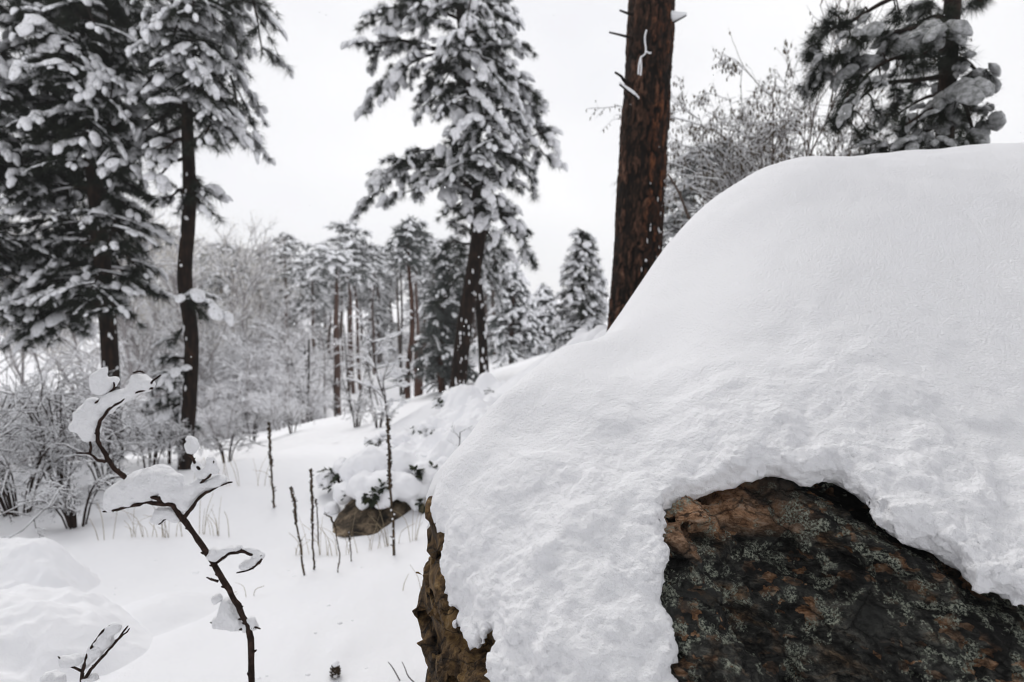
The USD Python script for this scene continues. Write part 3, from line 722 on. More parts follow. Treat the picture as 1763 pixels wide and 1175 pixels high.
t2 = big_pine('slender pine with reddish trunk and ragged hanging boughs right of the dense left pine', L2, 7.5, [.098, .09, .085, .088, .08, .07, .06, .05, .04], B2, 43, ks=1, nn=60, tuft=.15, step=.16, psnow=.50, ssize=1.4, bare=.32, bark='bark_dark', arch=.1, latlen=.95)
patches(t2, L2, 7.5, .085, 30, 6, (-1.0, .2), (300, 810), (.012, .03))
# right pine behind the boulder, close by
L4 = [(1622, 330), (1626, 250), (1632, 120), (1640, 0), (1646, -120), (1650, -200)]
# its limbs (photo pixels, metres nearer or farther) and the needle mittens hanging from them: (x, y, size, load)
LIMBS4 = [[(1640, -40, 0), (1530, 0, -.1), (1470, 35, -.2), (1430, 52, -.2), (1400, 80, -.2)], [(1638, 20, 0), (1590, 45, -.2), (1543, 55, -.3), (1505, 62, -.35), (1440, 100, -.3), (1400, 140, -.2)],
          [(1634, 130, 0), (1580, 138, -.1), (1528, 143, -.2), (1494, 158, -.2), (1450, 205, -.2)], [(1636, 100, 0), (1660, 104, -.1), (1680, 122, -.1), (1692, 150, -.1)], [(1630, 200, 0), (1590, 230, -.3), (1530, 262, -.4), (1490, 268, -.3)],
          [(1634, 75, 0), (1600, 95, -.4), (1530, 104, -.5), (1470, 148, -.5)], [(1632, 150, 0), (1655, 170, -.4), (1672, 215, -.4), (1676, 250, -.3)], [(1634, 60, 0), (1620, 70, -.5), (1592, 92, -.8)], [(1631, 180, 0), (1600, 190, -.5), (1560, 215, -.7)],
          [(1642, -20, 0), (1672, -10, .2), (1690, 2, .2)], [(1630, 210, 0), (1640, 225, -.5), (1630, 255, -.7)], [(1638, 30, 0), (1600, 30, .5), (1550, 60, .8)], [(1632, 160, 0), (1590, 170, .5), (1540, 200, .7)]]
MITTS4 = [(1585, 25, 1.2, .9), (1570, 38, 1.0, .8), (1508, 50, 1.1, .8), (1523, 62, 1.1, .9), (1491, 84, 1.3, 1.1), (1470, 72, 1.1, .9), (1429, 106, 1.3, .6), (1445, 98, 1.1, .6), (1456, 128, 1.2, 1.0), (1523, 82, 1.2, .9), (1515, 98, 1.1, .8), (1587, 70, 1.5, 1.2), (1600, 84, 1.4, 1.1), (1624, 62, 1.4, 1.1), (1617, 50, 1.1, .9), (1570, 82, 1.2, .6),
          (1400, 138, 1.1, .6), (1390, 160, .8, .4), (1397, 84, 1.0, .4), (1392, 98, .7, .2), (1412, 57, .9, .2), (1449, 49, .9, 0), (1446, 40, .8, 0), (1486, 22, .7, 0), (1433, 28, .9, .2), (1425, 42, .8, .2), (1479, 138, 1.1, .3), (1454, 178, 1.1, .8), (1462, 160, 1.0, .5), (1446, 202, 1.0, 0), (1440, 212, .8, 0), (1516, 140, 1.0, .7), (1543, 158, 1.0, .4), (1560, 173, 1.1, .1), (1575, 150, .9, .3),
          (1508, 193, 1.1, .3), (1494, 222, 1.2, .2), (1483, 240, 1.0, .2), (1523, 212, 1.1, .5), (1553, 247, 1.3, .8), (1580, 230, 1.2, .8), (1575, 208, 1.2, .7), (1528, 257, 1.2, .5), (1500, 262, 1.1, .5), (1588, 252, 1.2, .7), (1624, 222, 1.3, 1.0), (1642, 190, 1.6, 1.5), (1666, 158, 1.3, 1.0), (1627, 150, 1.2, .8), (1684, 138, 1.2, 1.0), (1690, 152, .9, .3), (1647, 118, 1.1, .7), (1674, 198, 1.2, .7), (1671, 222, 1.3, .9), (1665, 246, 1.2, .5), (1617, 193, 1.3, .9), (1646, 72, 1.0, .2), (1641, 88, .9, .1),
          (1592, 15, 1.0, .2), (1637, 15, 1.0, 0), (1654, 12, .9, 0), (1548, 20, .9, 0), (1543, 32, .9, .1), (1560, 100, 1.3, .3), (1590, 118, 1.3, .2), (1545, 120, 1.2, .3), (1610, 108, 1.2, .2), (1600, 262, 1.2, .4), (1630, 262, 1.1, .5), (1560, 268, 1.1, .5), (1640, 245, 1.2, .6), (1690, 2, 1.0, 0), (1682, -6, .9, 0), (1600, 205, 1.1, .2), (1540, 180, 1.0, .1), (1476, 96, 1.1, .9), (1480, 112, 1.0, .8), (1415, 122, 1.0, .5), (1590, 40, 1.2, .5), (1606, 60, 1.1, .8)]
D4 = 4.6
base4 = P(*L4[0], D4); base4[2] = gz_at(base4[0], base4[1])
t4 = thing('pine_tree', 'pine with big mittens of snow coloured grey as in shade on its boughs behind the boulder at upper right', 'tree', base4)
part(t4, 'trunk', trunk_mesh([base4 - (0, 0, .25)] + [P(x, y, D4) for x, y in L4], [.075, .07, .066, .062, .058, .05, .04], 18, 70, .06, 47), 'bark_dark', True)
r = np.random.default_rng(47)
limbs = [curve([P(x, y, D4 + dd) for x, y, dd in l], 14) for l in LIMBS4]
groups = {k: [] for k in range(len(limbs))}
for (mx, my, sz, ld) in MITTS4:
    best = min(((np.min(np.hypot(*(proj(l[3:]) - (mx, my - 12)).T)), k) for k, l in enumerate(limbs)))
    groups[best[1]].append((mx, my, sz, ld))
for k, l in enumerate(limbs):
    wood, nee, sno = Geo(), Geo(), Geo()
    wood.add(*tube(l, np.linspace(.020, .008, 14), 6))
    pos, dirs, load = [], [], []
    for (mx, my, sz, ld) in groups[k] + [(*proj(l[-1]), .8, 0)]:
        i = 3 + int(np.argmin(np.hypot(*(proj(l[3:]) - (mx, my - 12)).T)))
        c = P(mx, my, l[i][1] + r.normal(0, .10))
        wood.add(*tube(curve([l[i], (l[i] + c) / 2 + (0, 0, .04), c], 6), np.linspace(.008, .004, 6), 4))
        d0 = norm(c - l[max(i - 3, 0)]) * (1, 1, .4) + (0, -.15, -.45)
        for h in range(5):
            pos.append(c + r.normal(0, .034, 3) * sz * (1, 1, .8)); dirs.append(norm(d0) + r.normal(0, .38, 3)); load.append(sz * max(ld, .3 if h == 0 else 0) * (1.0 if h < 3 else 0.0))
    pos, dirs, load = np.array(pos), np.array(dirs), np.array(load)
    foliage(nee, sno, pos, dirs, .108, r, 90, 2, 1, 1.45, load, 1)
    w = part(t4, 'bough', wood, 'bark_dark', True)
    part(w, 'needles', nee, 'pine_needles', kind='stuff')
    part(w, 'snow_load', sno, 'needle_snow_shaded', True, kind='stuff')
# unseen pines added to cut sky fill on the snow, plus the left-edge pine
for (x, y, rot, sc, lab) in [(-3.2, -2.6, 40, 1.0, 'unseen pine added behind the viewpoint on the left to block sky light'), (.9, -5.6, 170, 1.1, 'unseen pine added straight behind the viewpoint to block sky light'), (3.6, -2.2, 250, 1.05, 'unseen pine added behind the viewpoint on the right to block sky light'), (4.8, -.3, 300, 1.0, 'unseen pine added right of the boulder to block sky light'), (-4.1, .1, 110, 1.0, 'unseen pine added left of the snow mounds to block sky light'), (-7.6, 7.6, 80, 1.0, 'dark pine cut off by the left edge beside the dense left pine')]:
    copy_of(t1, (x, y, gz_at(x, y)), rot, sc, lab)

# ------------------------------------------------------------------ the close ponderosa trunk with plated bark
LT = [(1078, 640), (1088, 560), (1094, 480), (1099, 400), (1104, 320), (1110, 220), (1116, 120), (1122, 0), (1128, -140), (1134, -300)]
RT = [.222, .218, .214, .211, .209, .206, .201, .196, .188, .18]
DT = 5.2
def plated_trunk(line, d, radii, seed):
    n, sides = 460, 116
    c = curve([P(x, y, d) for x, y in line], n)
    h = np.concatenate([[0], np.cumsum(np.linalg.norm(np.diff(c, axis=0), axis=1))])
    r = np.interp(np.linspace(0, 1, n), np.linspace(0, 1, len(radii)), radii)
    ang = np.arange(sides) * 2 * np.pi / sides
    A, Hh = np.meshgrid(ang, h)
    circ = 2 * np.pi * .21
    rr = np.random.default_rng(seed)
    wob = np.stack([A / (2 * np.pi) * circ, Hh], -1)
    q = np.stack([np.cos(A) * .2, np.sin(A) * .2, Hh], -1)
    wx = wob[..., 0] + .055 * fb(q * (11, 11, 7), 4, 1); wz = wob[..., 1] + .22 * fb(q * (12, 12, 6), 4, 2)
    from scipy.spatial import cKDTree
    def cells(dx, dz, sd):
        g = np.random.default_rng(sd)
        nx, nz = int(circ / dx), int(h[-1] / dz) + 3
        s = np.stack(np.meshgrid(np.arange(nx) * circ / nx, np.arange(nz) * dz - dz, indexing='ij'), -1).reshape(-1, 2)
        s[:, 1] += (np.round(s[:, 0] / dx) % 2) * dz * .5
        s += g.uniform(-.42, .42, s.shape) * (dx, dz)
        s = np.vstack([s, s + (circ, 0), s - (circ, 0)]) * (1 / dx, 1 / dz)
        dd, ix = cKDTree(s).query(np.stack([wx / dx, wz / dz], -1).reshape(-1, 2), k=2)
        return (dd[:, 1] - dd[:, 0]).reshape(A.shape), g.random(len(s))[ix[:, 0] % (len(s) // 3)].reshape(A.shape)
    e1, id1 = cells(.046, .27, 5)
    e2, id2 = cells(.017, .05, 6)
    plate = np.clip((e1 + .5 * fb(q * (30, 30, 14), 3, 14) + .02) / .26, 0, 1); plate = plate * plate * (3 - 2 * plate)
    small = np.clip(e2 / .25, 0, 1)
    disp = .017 * plate * (.5 + .7 * id1) + .005 * small * plate + .012 * fb(q * (45, 45, 25), 3, 9) + .012 * fb(q * (6, 6, 3), 2, 10) - .014
    t = norm(np.gradient(c, axis=0)); a = norm(np.cross(t, (0, 1.0, 0))); b = np.cross(t, a)
    R2 = r[:, None] + disp
    v = c[:, None] + R2[..., None] * (np.cos(ang)[None, :, None] * a[:, None] + np.sin(ang)[None, :, None] * b[:, None])
    i, j = np.meshgrid(np.arange(n - 1), np.arange(sides), indexing='ij')
    qd = np.stack([i * sides + j, i * sides + (j + 1) % sides, (i + 1) * sides + (j + 1) % sides, (i + 1) * sides + j], -1).reshape(-1, 4)
    f = np.vstack([qd[:, [0, 1, 2]], qd[:, [0, 2, 3]]])
    mask = np.clip(plate * .85 + .15 * small * plate, 0, 1)
    # heat scar: the uphill (right) side is charred
    char = np.clip((v[..., 0] - (c[:, None, 0] - .02)) / .10 + 3.2 * fb(q * (7, 7, 2.0), 3, 12), 0, 1)
    return v.reshape(-1, 3), f, mask.ravel(), (id1 * .6 + id2 * .4).ravel(), char.ravel()
tb = P(1058, 640, DT)
trunk_thing = thing('ponderosa_tree', 'thick pine trunk with orange and black plated bark rising close behind the boulder', 'tree', (tb[0], tb[1], gz_at(tb[0], tb[1])))
v, f, mk, idv, ch = plated_trunk(LT, DT, RT, 8)
mat('plated_bark', {'mk': ('attribute', {'attribute': 'plate'}), 'idn': ('attribute', {'attribute': 'tone'}), 'ch': ('attribute', {'attribute': 'char'}), 'g': ('geometry', {}),
    'map': ('mapping', {'scale': (34, 34, 11)}), 'n': ('noise_texture', {'scale': 1.0, 'detail': 8.0, 'roughness': .72}),
    'add': ('math', {'math_type': 'multiply_add', 'value2': .85}), 'm0': ('math', {'math_type': 'multiply_add', 'value2': .26, 'value3': 0.03}),
    'r': ('rgb_ramp', {'ramp': [(.42, (.004, .003, .003)), (.56, (.015, .009, .006)), (.65, (.050, .025, .016)), (.75, (.105, .053, .033)), (.88, (.20, .12, .09))]}),
    'chr': ('rgb_ramp', {'ramp': [(.3, (.004, .003, .003)), (.52, (.012, .008, .006)), (.64, (.05, .02, .011)), (.74, (.15, .055, .022))]}),
    'mxc': ('mix', {}), 'gap': ('mix', {'color1': (.006, .004, .003)}), 'gr': ('map_range', {'from_min': .25, 'from_max': .9, 'clamp': True}),
    'b': ('bump', {'strength': .6, 'distance': .008}), 'p': ('principled_bsdf', {'roughness': .88, 'specular_ior_level': .12})},
    [('g.position', 'map.vector'), ('map.vector', 'n.vector'), ('idn.fac', 'm0.value1'), ('n.fac', 'add.value1'), ('m0.value', 'add.value3'), ('add.value', 'r.fac'), ('add.value', 'chr.fac'),
     ('ch.fac', 'mxc.fac'), ('r.color', 'mxc.color1'), ('chr.color', 'mxc.color2'), ('mk.fac', 'gr.value'), ('gr.result', 'gap.fac'), ('mxc.color', 'gap.color2'), ('gap.color', 'p.base_color'), ('n.fac', 'b.height'), ('b.normal', 'p.normal')])
tp = part(trunk_thing, 'trunk', (v, f), 'plated_bark', True)
api = UsdGeom.PrimvarsAPI(stage.GetPrimAtPath(tp))
for nm, arr in (('plate', mk), ('tone', idv), ('char', ch)):
    api.CreatePrimvar(nm, Sdf.ValueTypeNames.FloatArray, 'vertex').Set(Vt.FloatArray.FromNumpy(arr.astype(np.float32)))
radT = lambda py: float(np.interp(py, [l[1] for l in LT][::-1], RT[::-1]))
for (pts, rd, snowy) in [([(1092, 26, -.1), (1080, 23, -.12), (1067, 18, -.15)], .014, 0), ([(1088, 66, -.1), (1070, 61, -.15), (1049, 56, -.2)], .013, 0), ([(1088, 146, -.1), (1075, 140, -.15), (1070, 132, -.18), (1059, 125, -.2)], .017, 0),
                         ([(1102, 178, -.2), (1092, 165, -.32), (1080, 156, -.36), (1067, 146, -.4)], .014, 1), ([(1145, 44, -.05), (1160, 38, -.1), (1181, 27, -.15)], .015, 2)]:
    q = curve([P(x, y, DT + dd) for x, y, dd in pts], 7)
    s = part(trunk_thing, 'branch_stub', tube(q, np.linspace(rd, rd * .55, 7), 7), 'bark_dark', True)
    if snowy:
        sp = [(*(p + np.array([0, 0, .012 + (.05 * (1 - u) if snowy == 2 else 0)])), .011 + (.042 * (1 - u) if snowy == 2 else .007 * (1 - u))) for u, p in zip(np.linspace(0, 1, 9), curve(q[1:], 9))]
        part(s, 'snow_load', blob(sp, .008, .008), 'snow_far', True)
wt = [curve([P(x, y, DT - .23) for x, y in l], 8) for l in ([(1113, 52), (1110, 66), (1112, 90), (1103, 99)], [(1112, 88), (1118, 92), (1121, 91)], [(1103, 99), (1100, 112), (1099, 128)], [(1103, 99), (1104, 115), (1103, 130)])]
g = Geo()
for l in wt: g.add(*tube(l, .007, 5))
part(trunk_thing, 'frosted_twig', g, 'snow_far', True)
patches(trunk_thing, LT, DT, radT, 48, 9, (0.0, .98), (250, 560), (.006, .016))
patches(trunk_thing, LT, DT, radT, 12, 10, (-.5, .9), (-20, 12), (.02, .035))
# ------------------------------------------------------------------ the forest across the valley
bark_mat('frost_bark', [(.3, (.18, .165, .17)), (.7, (.34, .32, .32))], 10, 4)
FR = np.random.default_rng(77)
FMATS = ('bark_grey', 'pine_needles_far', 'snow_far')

def far_pine(seed, H, crown0, width, top=.25, nb=34, bark='bark_red', label='', cat='tree', name='forest_pine', group=None, loc=(0, 0, -60), psnow=.95, droop=.1, rad=.14, ss=1.25, tuft=.30, lean=0.0):
    """A far pine built at the origin: bare trunk up to crown0, crown of snowy boughs above. width: crown radius."""
    r = np.random.default_rng(seed)
    loc = np.asarray(loc, float)
    t = thing(name, label, cat, loc, group)
    ax = [loc + (lean * z * .3 + r.normal(0, .05), r.normal(0, .05), z) for z in np.linspace(-.3, H * .98, 6)]
    part(t, 'trunk', trunk_mesh(ax, [rad, rad * .9, rad * .75, rad * .55, rad * .2], 8, 14, .03, seed), bark, True)
    wood, nee, sno = Geo(), Geo(), Geo()
    for k in range(nb):
        u = (k + r.random()) / nb
        z = crown0 + (H - crown0) * u
        prof = width * (math.sin(math.pi * min(1, (u * .8 + .2)))**.7 if top > 0 else (1 - u) * 1.0 + .08)
        L = prof * r.uniform(.6, 1.15)
        az = k * 2.4 + r.normal(0, .4)
        p0 = np.array([np.interp(z, [a[2] - loc[2] for a in ax], [a[0] for a in ax]), np.interp(z, [a[2] - loc[2] for a in ax], [a[1] for a in ax]), loc[2] + z])
        tip = p0 + (L * math.cos(az), L * math.sin(az), top * L - droop * L)
        bough(None, p0, tip, r, rad=.03, tuft=tuft, step=.30, nn=12, ks=0, psnow=psnow, ssize=ss, into=(wood, nee, sno), bare=.3)
    for _ in range(int(4 + nb * .1)):     # dead snow-lined limbs below the crown
        z = r.uniform(.35, 1) * crown0; az = r.uniform(0, 6.3); L = r.uniform(.3, .9) * width * .7
        p0 = np.array([ax[2][0], ax[2][1], loc[2] + z]); q = curve([p0, p0 + (L * .5 * math.cos(az), L * .5 * math.sin(az), .05), p0 + (L * math.cos(az), L * math.sin(az), -.1)], 5)
        wood.add(*tube(q, np.linspace(.025, .01, 5), 4)); sno.add(*tube(q + (0, 0, .03), np.linspace(.03, .015, 5), 4))
    part(t, 'branches', wood, 'bark_grey', True, kind='stuff')
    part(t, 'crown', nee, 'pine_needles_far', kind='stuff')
    part(t, 'snow_load', sno, 'snow_far', True, kind='stuff')
    return t

def frost_tree(seed, H, label, name='frosted_tree', cat='tree', group=None, loc=(0, 0, -60), leaves=None, stems=1, kids=(7, 5, 4), spread=.6, up=.2, thick=.7, extra=.006, r0=.035, ratio=.5, wood='frost_bark'):
    r = np.random.default_rng(seed)
    loc = np.asarray(loc, float)
    t = thing(name, label, cat, loc, group)
    lines = []
    for k in range(stems):
        a = r.uniform(0, 6.3)
        sp = .10 if stems == 1 else .45
        grow(loc + (.1 * math.cos(a) * (stems > 1), .1 * math.sin(a) * (stems > 1), -.15), (sp * math.cos(a), sp * math.sin(a), 1), H * (1 if k == 0 else r.uniform(.6, 1)) * .85, r0, 0, r, lines, spread, up, kids, ratio, .10)
    main, fine = [l for l in lines if l[2] == 0], [l for l in lines if l[2] > 0]
    g, g2, s = Geo(), Geo(), Geo()
    wood_of(main, g); wood_of(fine, g2, (4, 3, 3, 3)); snow_on(lines, s, thick, extra, 3, .05)
    part(t, 'trunk', g, wood, True)
    part(t, 'branches', g2, wood, True, kind='stuff')
    part(t, 'snow_load', s, 'snow_far', True, kind='stuff')
    if leaves:
        tips = np.vstack([l[0][2:] for l in lines if l[2] >= 1])
        tips = np.repeat(tips, leaves[1], 0); tips = tips + r.normal(0, leaves[3] if len(leaves) > 3 else .06, tips.shape)
        lf = Geo(); dd = r.normal(size=tips.shape) + (0, 0, -.4)
        put(lf, np.array([[0, -.25, 0], [.5, 0, .05], [1, 0, 0], [.45, .3, .05]]) * (1, 1, 1), np.array([[0, 1, 3], [1, 2, 3]]), tips, frames_of(dd), leaves[2] * r.uniform(.6, 1.2, len(tips)))
        part(t, 'leaves', lf, leaves[0], kind='stuff')
    return t

FAR = (0, 400, -60)
def spot(px, d, back=None):
    """Ground point below photo column px at distance d."""
    x = P(px, 600, d)[0]
    return np.array([x, d, gz_at(x, d)])

# prototypes are the first trees of their kind, standing at their own spots
def forest(kind, builder, spots, group, label):
    first = None
    for (px, d, sc) in spots:
        loc = spot(px, d)
        if first is None: first = builder(loc)
        else: copy_of(first, loc, FR.uniform(0, 360), sc, label, group)

def scatter(px0, px1, d0, d1, n, s0=.8, s1=1.2):
    return [(FR.uniform(px0, px1), math.sqrt(FR.uniform(d0**2, d1**2)), FR.uniform(s0, s1)) for _ in range(n)]

GP = 'snowy pines of the far forest'
LP = ['tall far pine with a domed snowy crown in the forest across the valley', 'far pine with a narrow uneven snowy crown in the forest across the valley', 'thin far pine with a small high crown in the forest across the valley', 'full far pine snowed in almost to the ground in the forest']
forest('a', lambda l: far_pine(1, 8.6, 4.6, 1.9, .3, 30, label=LP[0], group=GP + ', domed', loc=l), scatter(340, 850, 38, 66, 32, .8, 1.2), GP + ', domed', LP[0])
forest('b', lambda l: far_pine(2, 8.0, 3.4, 1.4, .2, 34, label=LP[1], group=GP + ', narrow', loc=l), scatter(300, 860, 40, 70, 30, .8, 1.2), GP + ', narrow', LP[1])
forest('c', lambda l: far_pine(3, 9.0, 6.2, 1.5, .4, 20, label=LP[2], group=GP + ', thin', loc=l, rad=.11), scatter(590, 720, 32, 48, 9, .85, 1.1), GP + ', thin', LP[2])
forest('d', lambda l: far_pine(4, 6.5, .6, 1.5, 0, 46, label=LP[3], group=GP + ', full', loc=l), scatter(200, 860, 44, 78, 34, .9, 1.4) + scatter(850, 1060, 34, 60, 16, .35, .6), GP + ', full', LP[3])
GB = 'bare frosted trees in the valley'
LB = ['pale frosted bare tree with fine white twigs in the valley', 'low many-stemmed frosted thicket bush in the valley', 'slim frosted sapling with dark stem in the valley']
forest('e', lambda l: frost_tree(5, 3.6, LB[0], group=GB + ', large', loc=l, kids=(14, 6, 4), spread=1.0, up=.02, extra=.013, ratio=.42), scatter(200, 560, 19, 34, 44, .9, 1.6), GB + ', large', LB[0])
forest('f', lambda l: frost_tree(6, 1.7, LB[1], name='frosted_bush', cat='bush', group=GB + ', thicket', loc=l, stems=6, kids=(7, 5, 3), r0=.014, spread=1.0, up=.0, extra=.008), scatter(-40, 540, 14, 28, 40, .7, 1.35) + scatter(-90, 140, 11, 20, 18, 1.0, 1.7), GB + ', thicket', LB[1])
forest('g', lambda l: frost_tree(7, 3.4, LB[2], name='frosted_sapling', group=GB + ', saplings', loc=l, kids=(18, 3), spread=1.0, up=.0, ratio=.2, r0=.035, wood='bark_dark'), scatter(400, 680, 17, 28, 11, .7, 1.1), GB + ', saplings', LB[2])
LA = 'pale frosted aspen with faded cream leaves behind the left pines'
forest('h', lambda l: frost_tree(8, 8.2, LA, name='aspen_tree', group='pale aspens behind the left pines', loc=l, kids=(14, 6, 4), spread=.75, up=.08, extra=.015, leaves=('pale_leaf', 3, .09, .16), r0=.07), [(375, 23, 1), (300, 22, 1.05), (240, 21, 1.0), (345, 26, 1.05), (270, 27, 1.1), (180, 24, 1.0), (100, 25, 1.0), (40, 22, .9), (-20, 24, 1.0), (410, 27, .95), (215, 25, 1.1), (330, 29, 1.1), (390, 31, 1.1), (140, 28, 1.1), (60, 28, 1.1), (440, 30, .8)], 'pale aspens behind the left pines', LA)

# single trees one can pick out
Hto = lambda px, py, d: P(px, py, d)[2] - spot(px, d)[2]
far_pine(21, Hto(581, 440, 24), Hto(581, 505, 24), 1.5, .5, 12, label='bare red-brown pine trunk under a flat snow-covered umbrella crown left of the centre pine', loc=spot(581, 24), name='red_trunk_pine', rad=.165)
far_pine(22, Hto(706, 378, 15.5), Hto(706, 462, 15.5), .62, .1, 24, label='slim red-stemmed pine whose small dark crown stands left of the central pine', loc=spot(706, 15.5), name='slim_red_pine', rad=.085, psnow=.55, tuft=.22, ss=.9)
far_pine(23, Hto(880, 455, 17.5), .3, 1.15, 0, 60, label='young grey-white snowed pine right of the central double trunk', loc=spot(880, 17.5), name='young_snowy_pine', rad=.1, tuft=.24)
far_pine(24, Hto(936, 492, 20), .3, .9, 0, 50, label='young snowed pine between the central pine and the small spruce', loc=spot(936, 20), name='young_snowy_pine', rad=.1, tuft=.24)
far_pine(25, Hto(762, 430, 12.4), .2, .85, 0, 60, label='dark green young pine in shade left of the central trunk', loc=spot(762, 12.4), name='dark_young_pine', rad=.09, psnow=.35, tuft=.24, ss=.8)
# small spruce with mitten-like snow
base = spot(1003, 13); base[2] = 1.1
sp = thing('small_spruce', 'small pointed spruce heavily coated in snow just left of the plated trunk', 'tree', base)
H = P(1002, 395, 13)[2] - base[2]
part(sp, 'trunk', trunk_mesh([base - (0, 0, 1.2), base + (0, 0, H * .5), base + (0, 0, H * .97)], [.07, .05, .01], 8, 12), 'bark_dark', True)
r = np.random.default_rng(9)
for k in range(44):
    u = (k + r.random()) / 44; az = k * 2.4
    L = .78 * (1 - u)**.8 + .10
    p0 = base + (0, 0, H * (u * 1.05 - .08))
    bough(sp, p0, p0 + (L * math.cos(az), L * math.sin(az), -.30 * L), r, rad=.015, tuft=.19, step=.2, nn=26, ks=1, psnow=.9, ssize=1.2, arch=.10, bare=.15)
# reddish snag
b = spot(720, 15.2); q = P(720, 586, 15.2)
sn = thing('broken_snag', 'broken-off reddish dead trunk standing beside the slim red pine', 'tree snag', b)
part(sn, 'trunk', trunk_mesh([b - (0, 0, .2), (b + q) / 2, q], [.125, .115, .11], 12, 20, .05, 4), 'bark_red', True)
part(sn, 'snow_cap', blob([(q[0], q[1], q[2] + .02, .10), (q[0] + .04, q[1], q[2] + .05, .07)], .02, .02), 'snow_far', True)
# dead leaning poles
for (pts, d, rd, lab) in [([(686, 722), (702, 640), (704, 610)], 14, .03, 'thin dark leaning dead stem left of the slim red pine'), ([(608, 742), (598, 640), (592, 560)], 20, .035, 'thin pale leaning dead stem right of the umbrella pine'), ([(530, 762), (531, 690), (532, 585)], 17, .06, 'thin dark burnt stem rising above the snow ridge left of the umbrella pine'),
                          ([(690, 610), (692, 540), (690, 470)], 30, .09, 'far thin bare stem between the slim red pine and the far forest')]:
    q = [P(x, y, d) for x, y in pts]; g0 = spot(pts[0][0], d); q = [np.array([q[0][0], q[0][1], min(g0[2], q[0][2]) - .1])] + q
    t = thing('dead_stem', lab, 'dead tree', q[0])
    c = curve(q, 14)
    part(t, 'stem', tube(c, np.linspace(rd, rd * .5, 14), 6), 'bark_dark', True)
    lines = []; r = np.random.default_rng(len(lab))
    for k in range(9):
        i = r.integers(5, 13); a = r.uniform(0, 6.3)
        grow(c[i], (math.cos(a), math.sin(a), .1), r.uniform(.3, .7), rd * .3, 1, r, lines, .6, 0, (4, 2), .5, .12)
    g, s = Geo(), Geo(); wood_of(lines, g); snow_on(lines, s, .6, .012, 3)
    part(t, 'twigs', g, 'bark_grey', True, kind='stuff'); part(t, 'snow_load', s, 'snow_far', True, kind='stuff')
# ------------------------------------------------------------------ the middle ground: bushes, rocks, stalks
def snow_bush(label, px, d, H, width, seed, name='snowy_bush', stems=9, kids=(5, 3), leaves=None, arch=.9, wood='bark_grey', thick=.9, extra=.008, r0=.010, group=None, base=None, smat='snow_soft', ratio=.45, spread=.7):
    r = np.random.default_rng(seed)
    b = spot(px, d) if base is None else np.asarray(base, float)
    t = thing(name, label, 'bush', b, group)
    g, g2, s = Geo(), Geo(), Geo(); lines = []
    for k in range(stems):
        a = r.uniform(0, 6.3); L = H * r.uniform(.7, 1.2)
        out = np.array([math.cos(a), math.sin(a), 0]) * width * r.uniform(.4, 1.0)
        top = b + out * .55 + (0, 0, L * .95); end = b + out * 1.1 + (0, 0, L * (1 - .45 * arch * r.uniform(.3, 1)))
        q = curve([b + out * .08 - (0, 0, .1), b + out * .25 + (0, 0, L * .55), top, end], 9)
        lines.append((q, np.linspace(r0, r0 * .35, 9), 0))
        for h in range(kids[0] + 3):
            i = r.integers(3, 9); dd = norm(np.gradient(q, axis=0)[i] + r.normal(0, .7, 3) + (0, 0, -.1))
            grow(q[i], dd, H * ratio * r.uniform(.4, 1), r0 * .45, 1, r, lines, spread, 0.0, (0,) + kids, ratio, .12)
    wood_of([l for l in lines if l[2] == 0], g); wood_of([l for l in lines if l[2]], g2); snow_on(lines, s, thick, extra, 3, .1)
    part(t, 'stems', g, wood, True)
    part(t, 'twigs', g2, wood, True, kind='stuff')
    part(t, 'snow_load', s, smat, True, kind='stuff')
    if leaves:
        tips = np.vstack([l[0][1:] for l in lines if l[2] >= 1]); tips = tips[r.random(len(tips)) < leaves[1]]
        lf = Geo(); dd = r.normal(0, .35, tips.shape) + (0, 0, -1.0)
        put(lf, np.array([[0, -.04, 0], [.35, -.18, .05], [1, 0, -.03], [.4, .2, .06], [0, .04, 0]]), np.array([[0, 1, 3], [0, 3, 4], [1, 2, 3]]), tips, frames_of(dd), leaves[2] * r.uniform(.6, 1.2, len(tips)))
        part(t, 'leaves', lf, leaves[0], kind='stuff')
    return t

# left: snow-bent shrubs
for (px, d, H, w, sd, st, lab) in [(95, 5.2, .85, .75, 1, 16, 'snow-bent bush with arching branches in front of the dense left pine'), (20, 4.7, .55, .8, 2, 16, 'low dense snowed bush at the left edge above the snow mounds'), (175, 5.4, .50, .6, 3, 14, 'low snowed bush at the foot of the left pines'),
                                   (250, 6.4, .65, .5, 4, 10, 'small snowed bush between the two left pine trunks'), (60, 6.8, 1.0, 1.0, 5, 16, 'big snowed bush at the far left behind the arching one'), (120, 4.4, .35, .55, 6, 14, 'lowest snowed bush nearest the snow mounds on the left'),
                                   (-30, 5.6, .9, .9, 7, 14, 'snowed bush cut by the left edge of the view'), (385, 7.6, .45, .45, 8, 9, 'little snowed bush right of the slender left pine'), (430, 9.6, .5, .4, 9, 9, 'snowed bush on the ridge farther left than the umbrella pine'),
                                   (612, 9.4, .45, .4, 10, 9, 'small snowed bush on the ridge at the foot of the bare thin stems'), (500, 10.0, .35, .5, 11, 9, 'tiny snowed bush on the ridge left of the umbrella pine'), (650, 8.6, .35, .35, 12, 8, 'snowed bush on the ridge behind the tallest stalk')]:
    snow_bush(lab, px, d, H, w, 300 + sd, stems=st, extra=.0030, thick=.75, wood='bark_twig', r0=.008, smat='snow_far', kids=(5, 3) if d < 7 else (4, 2))
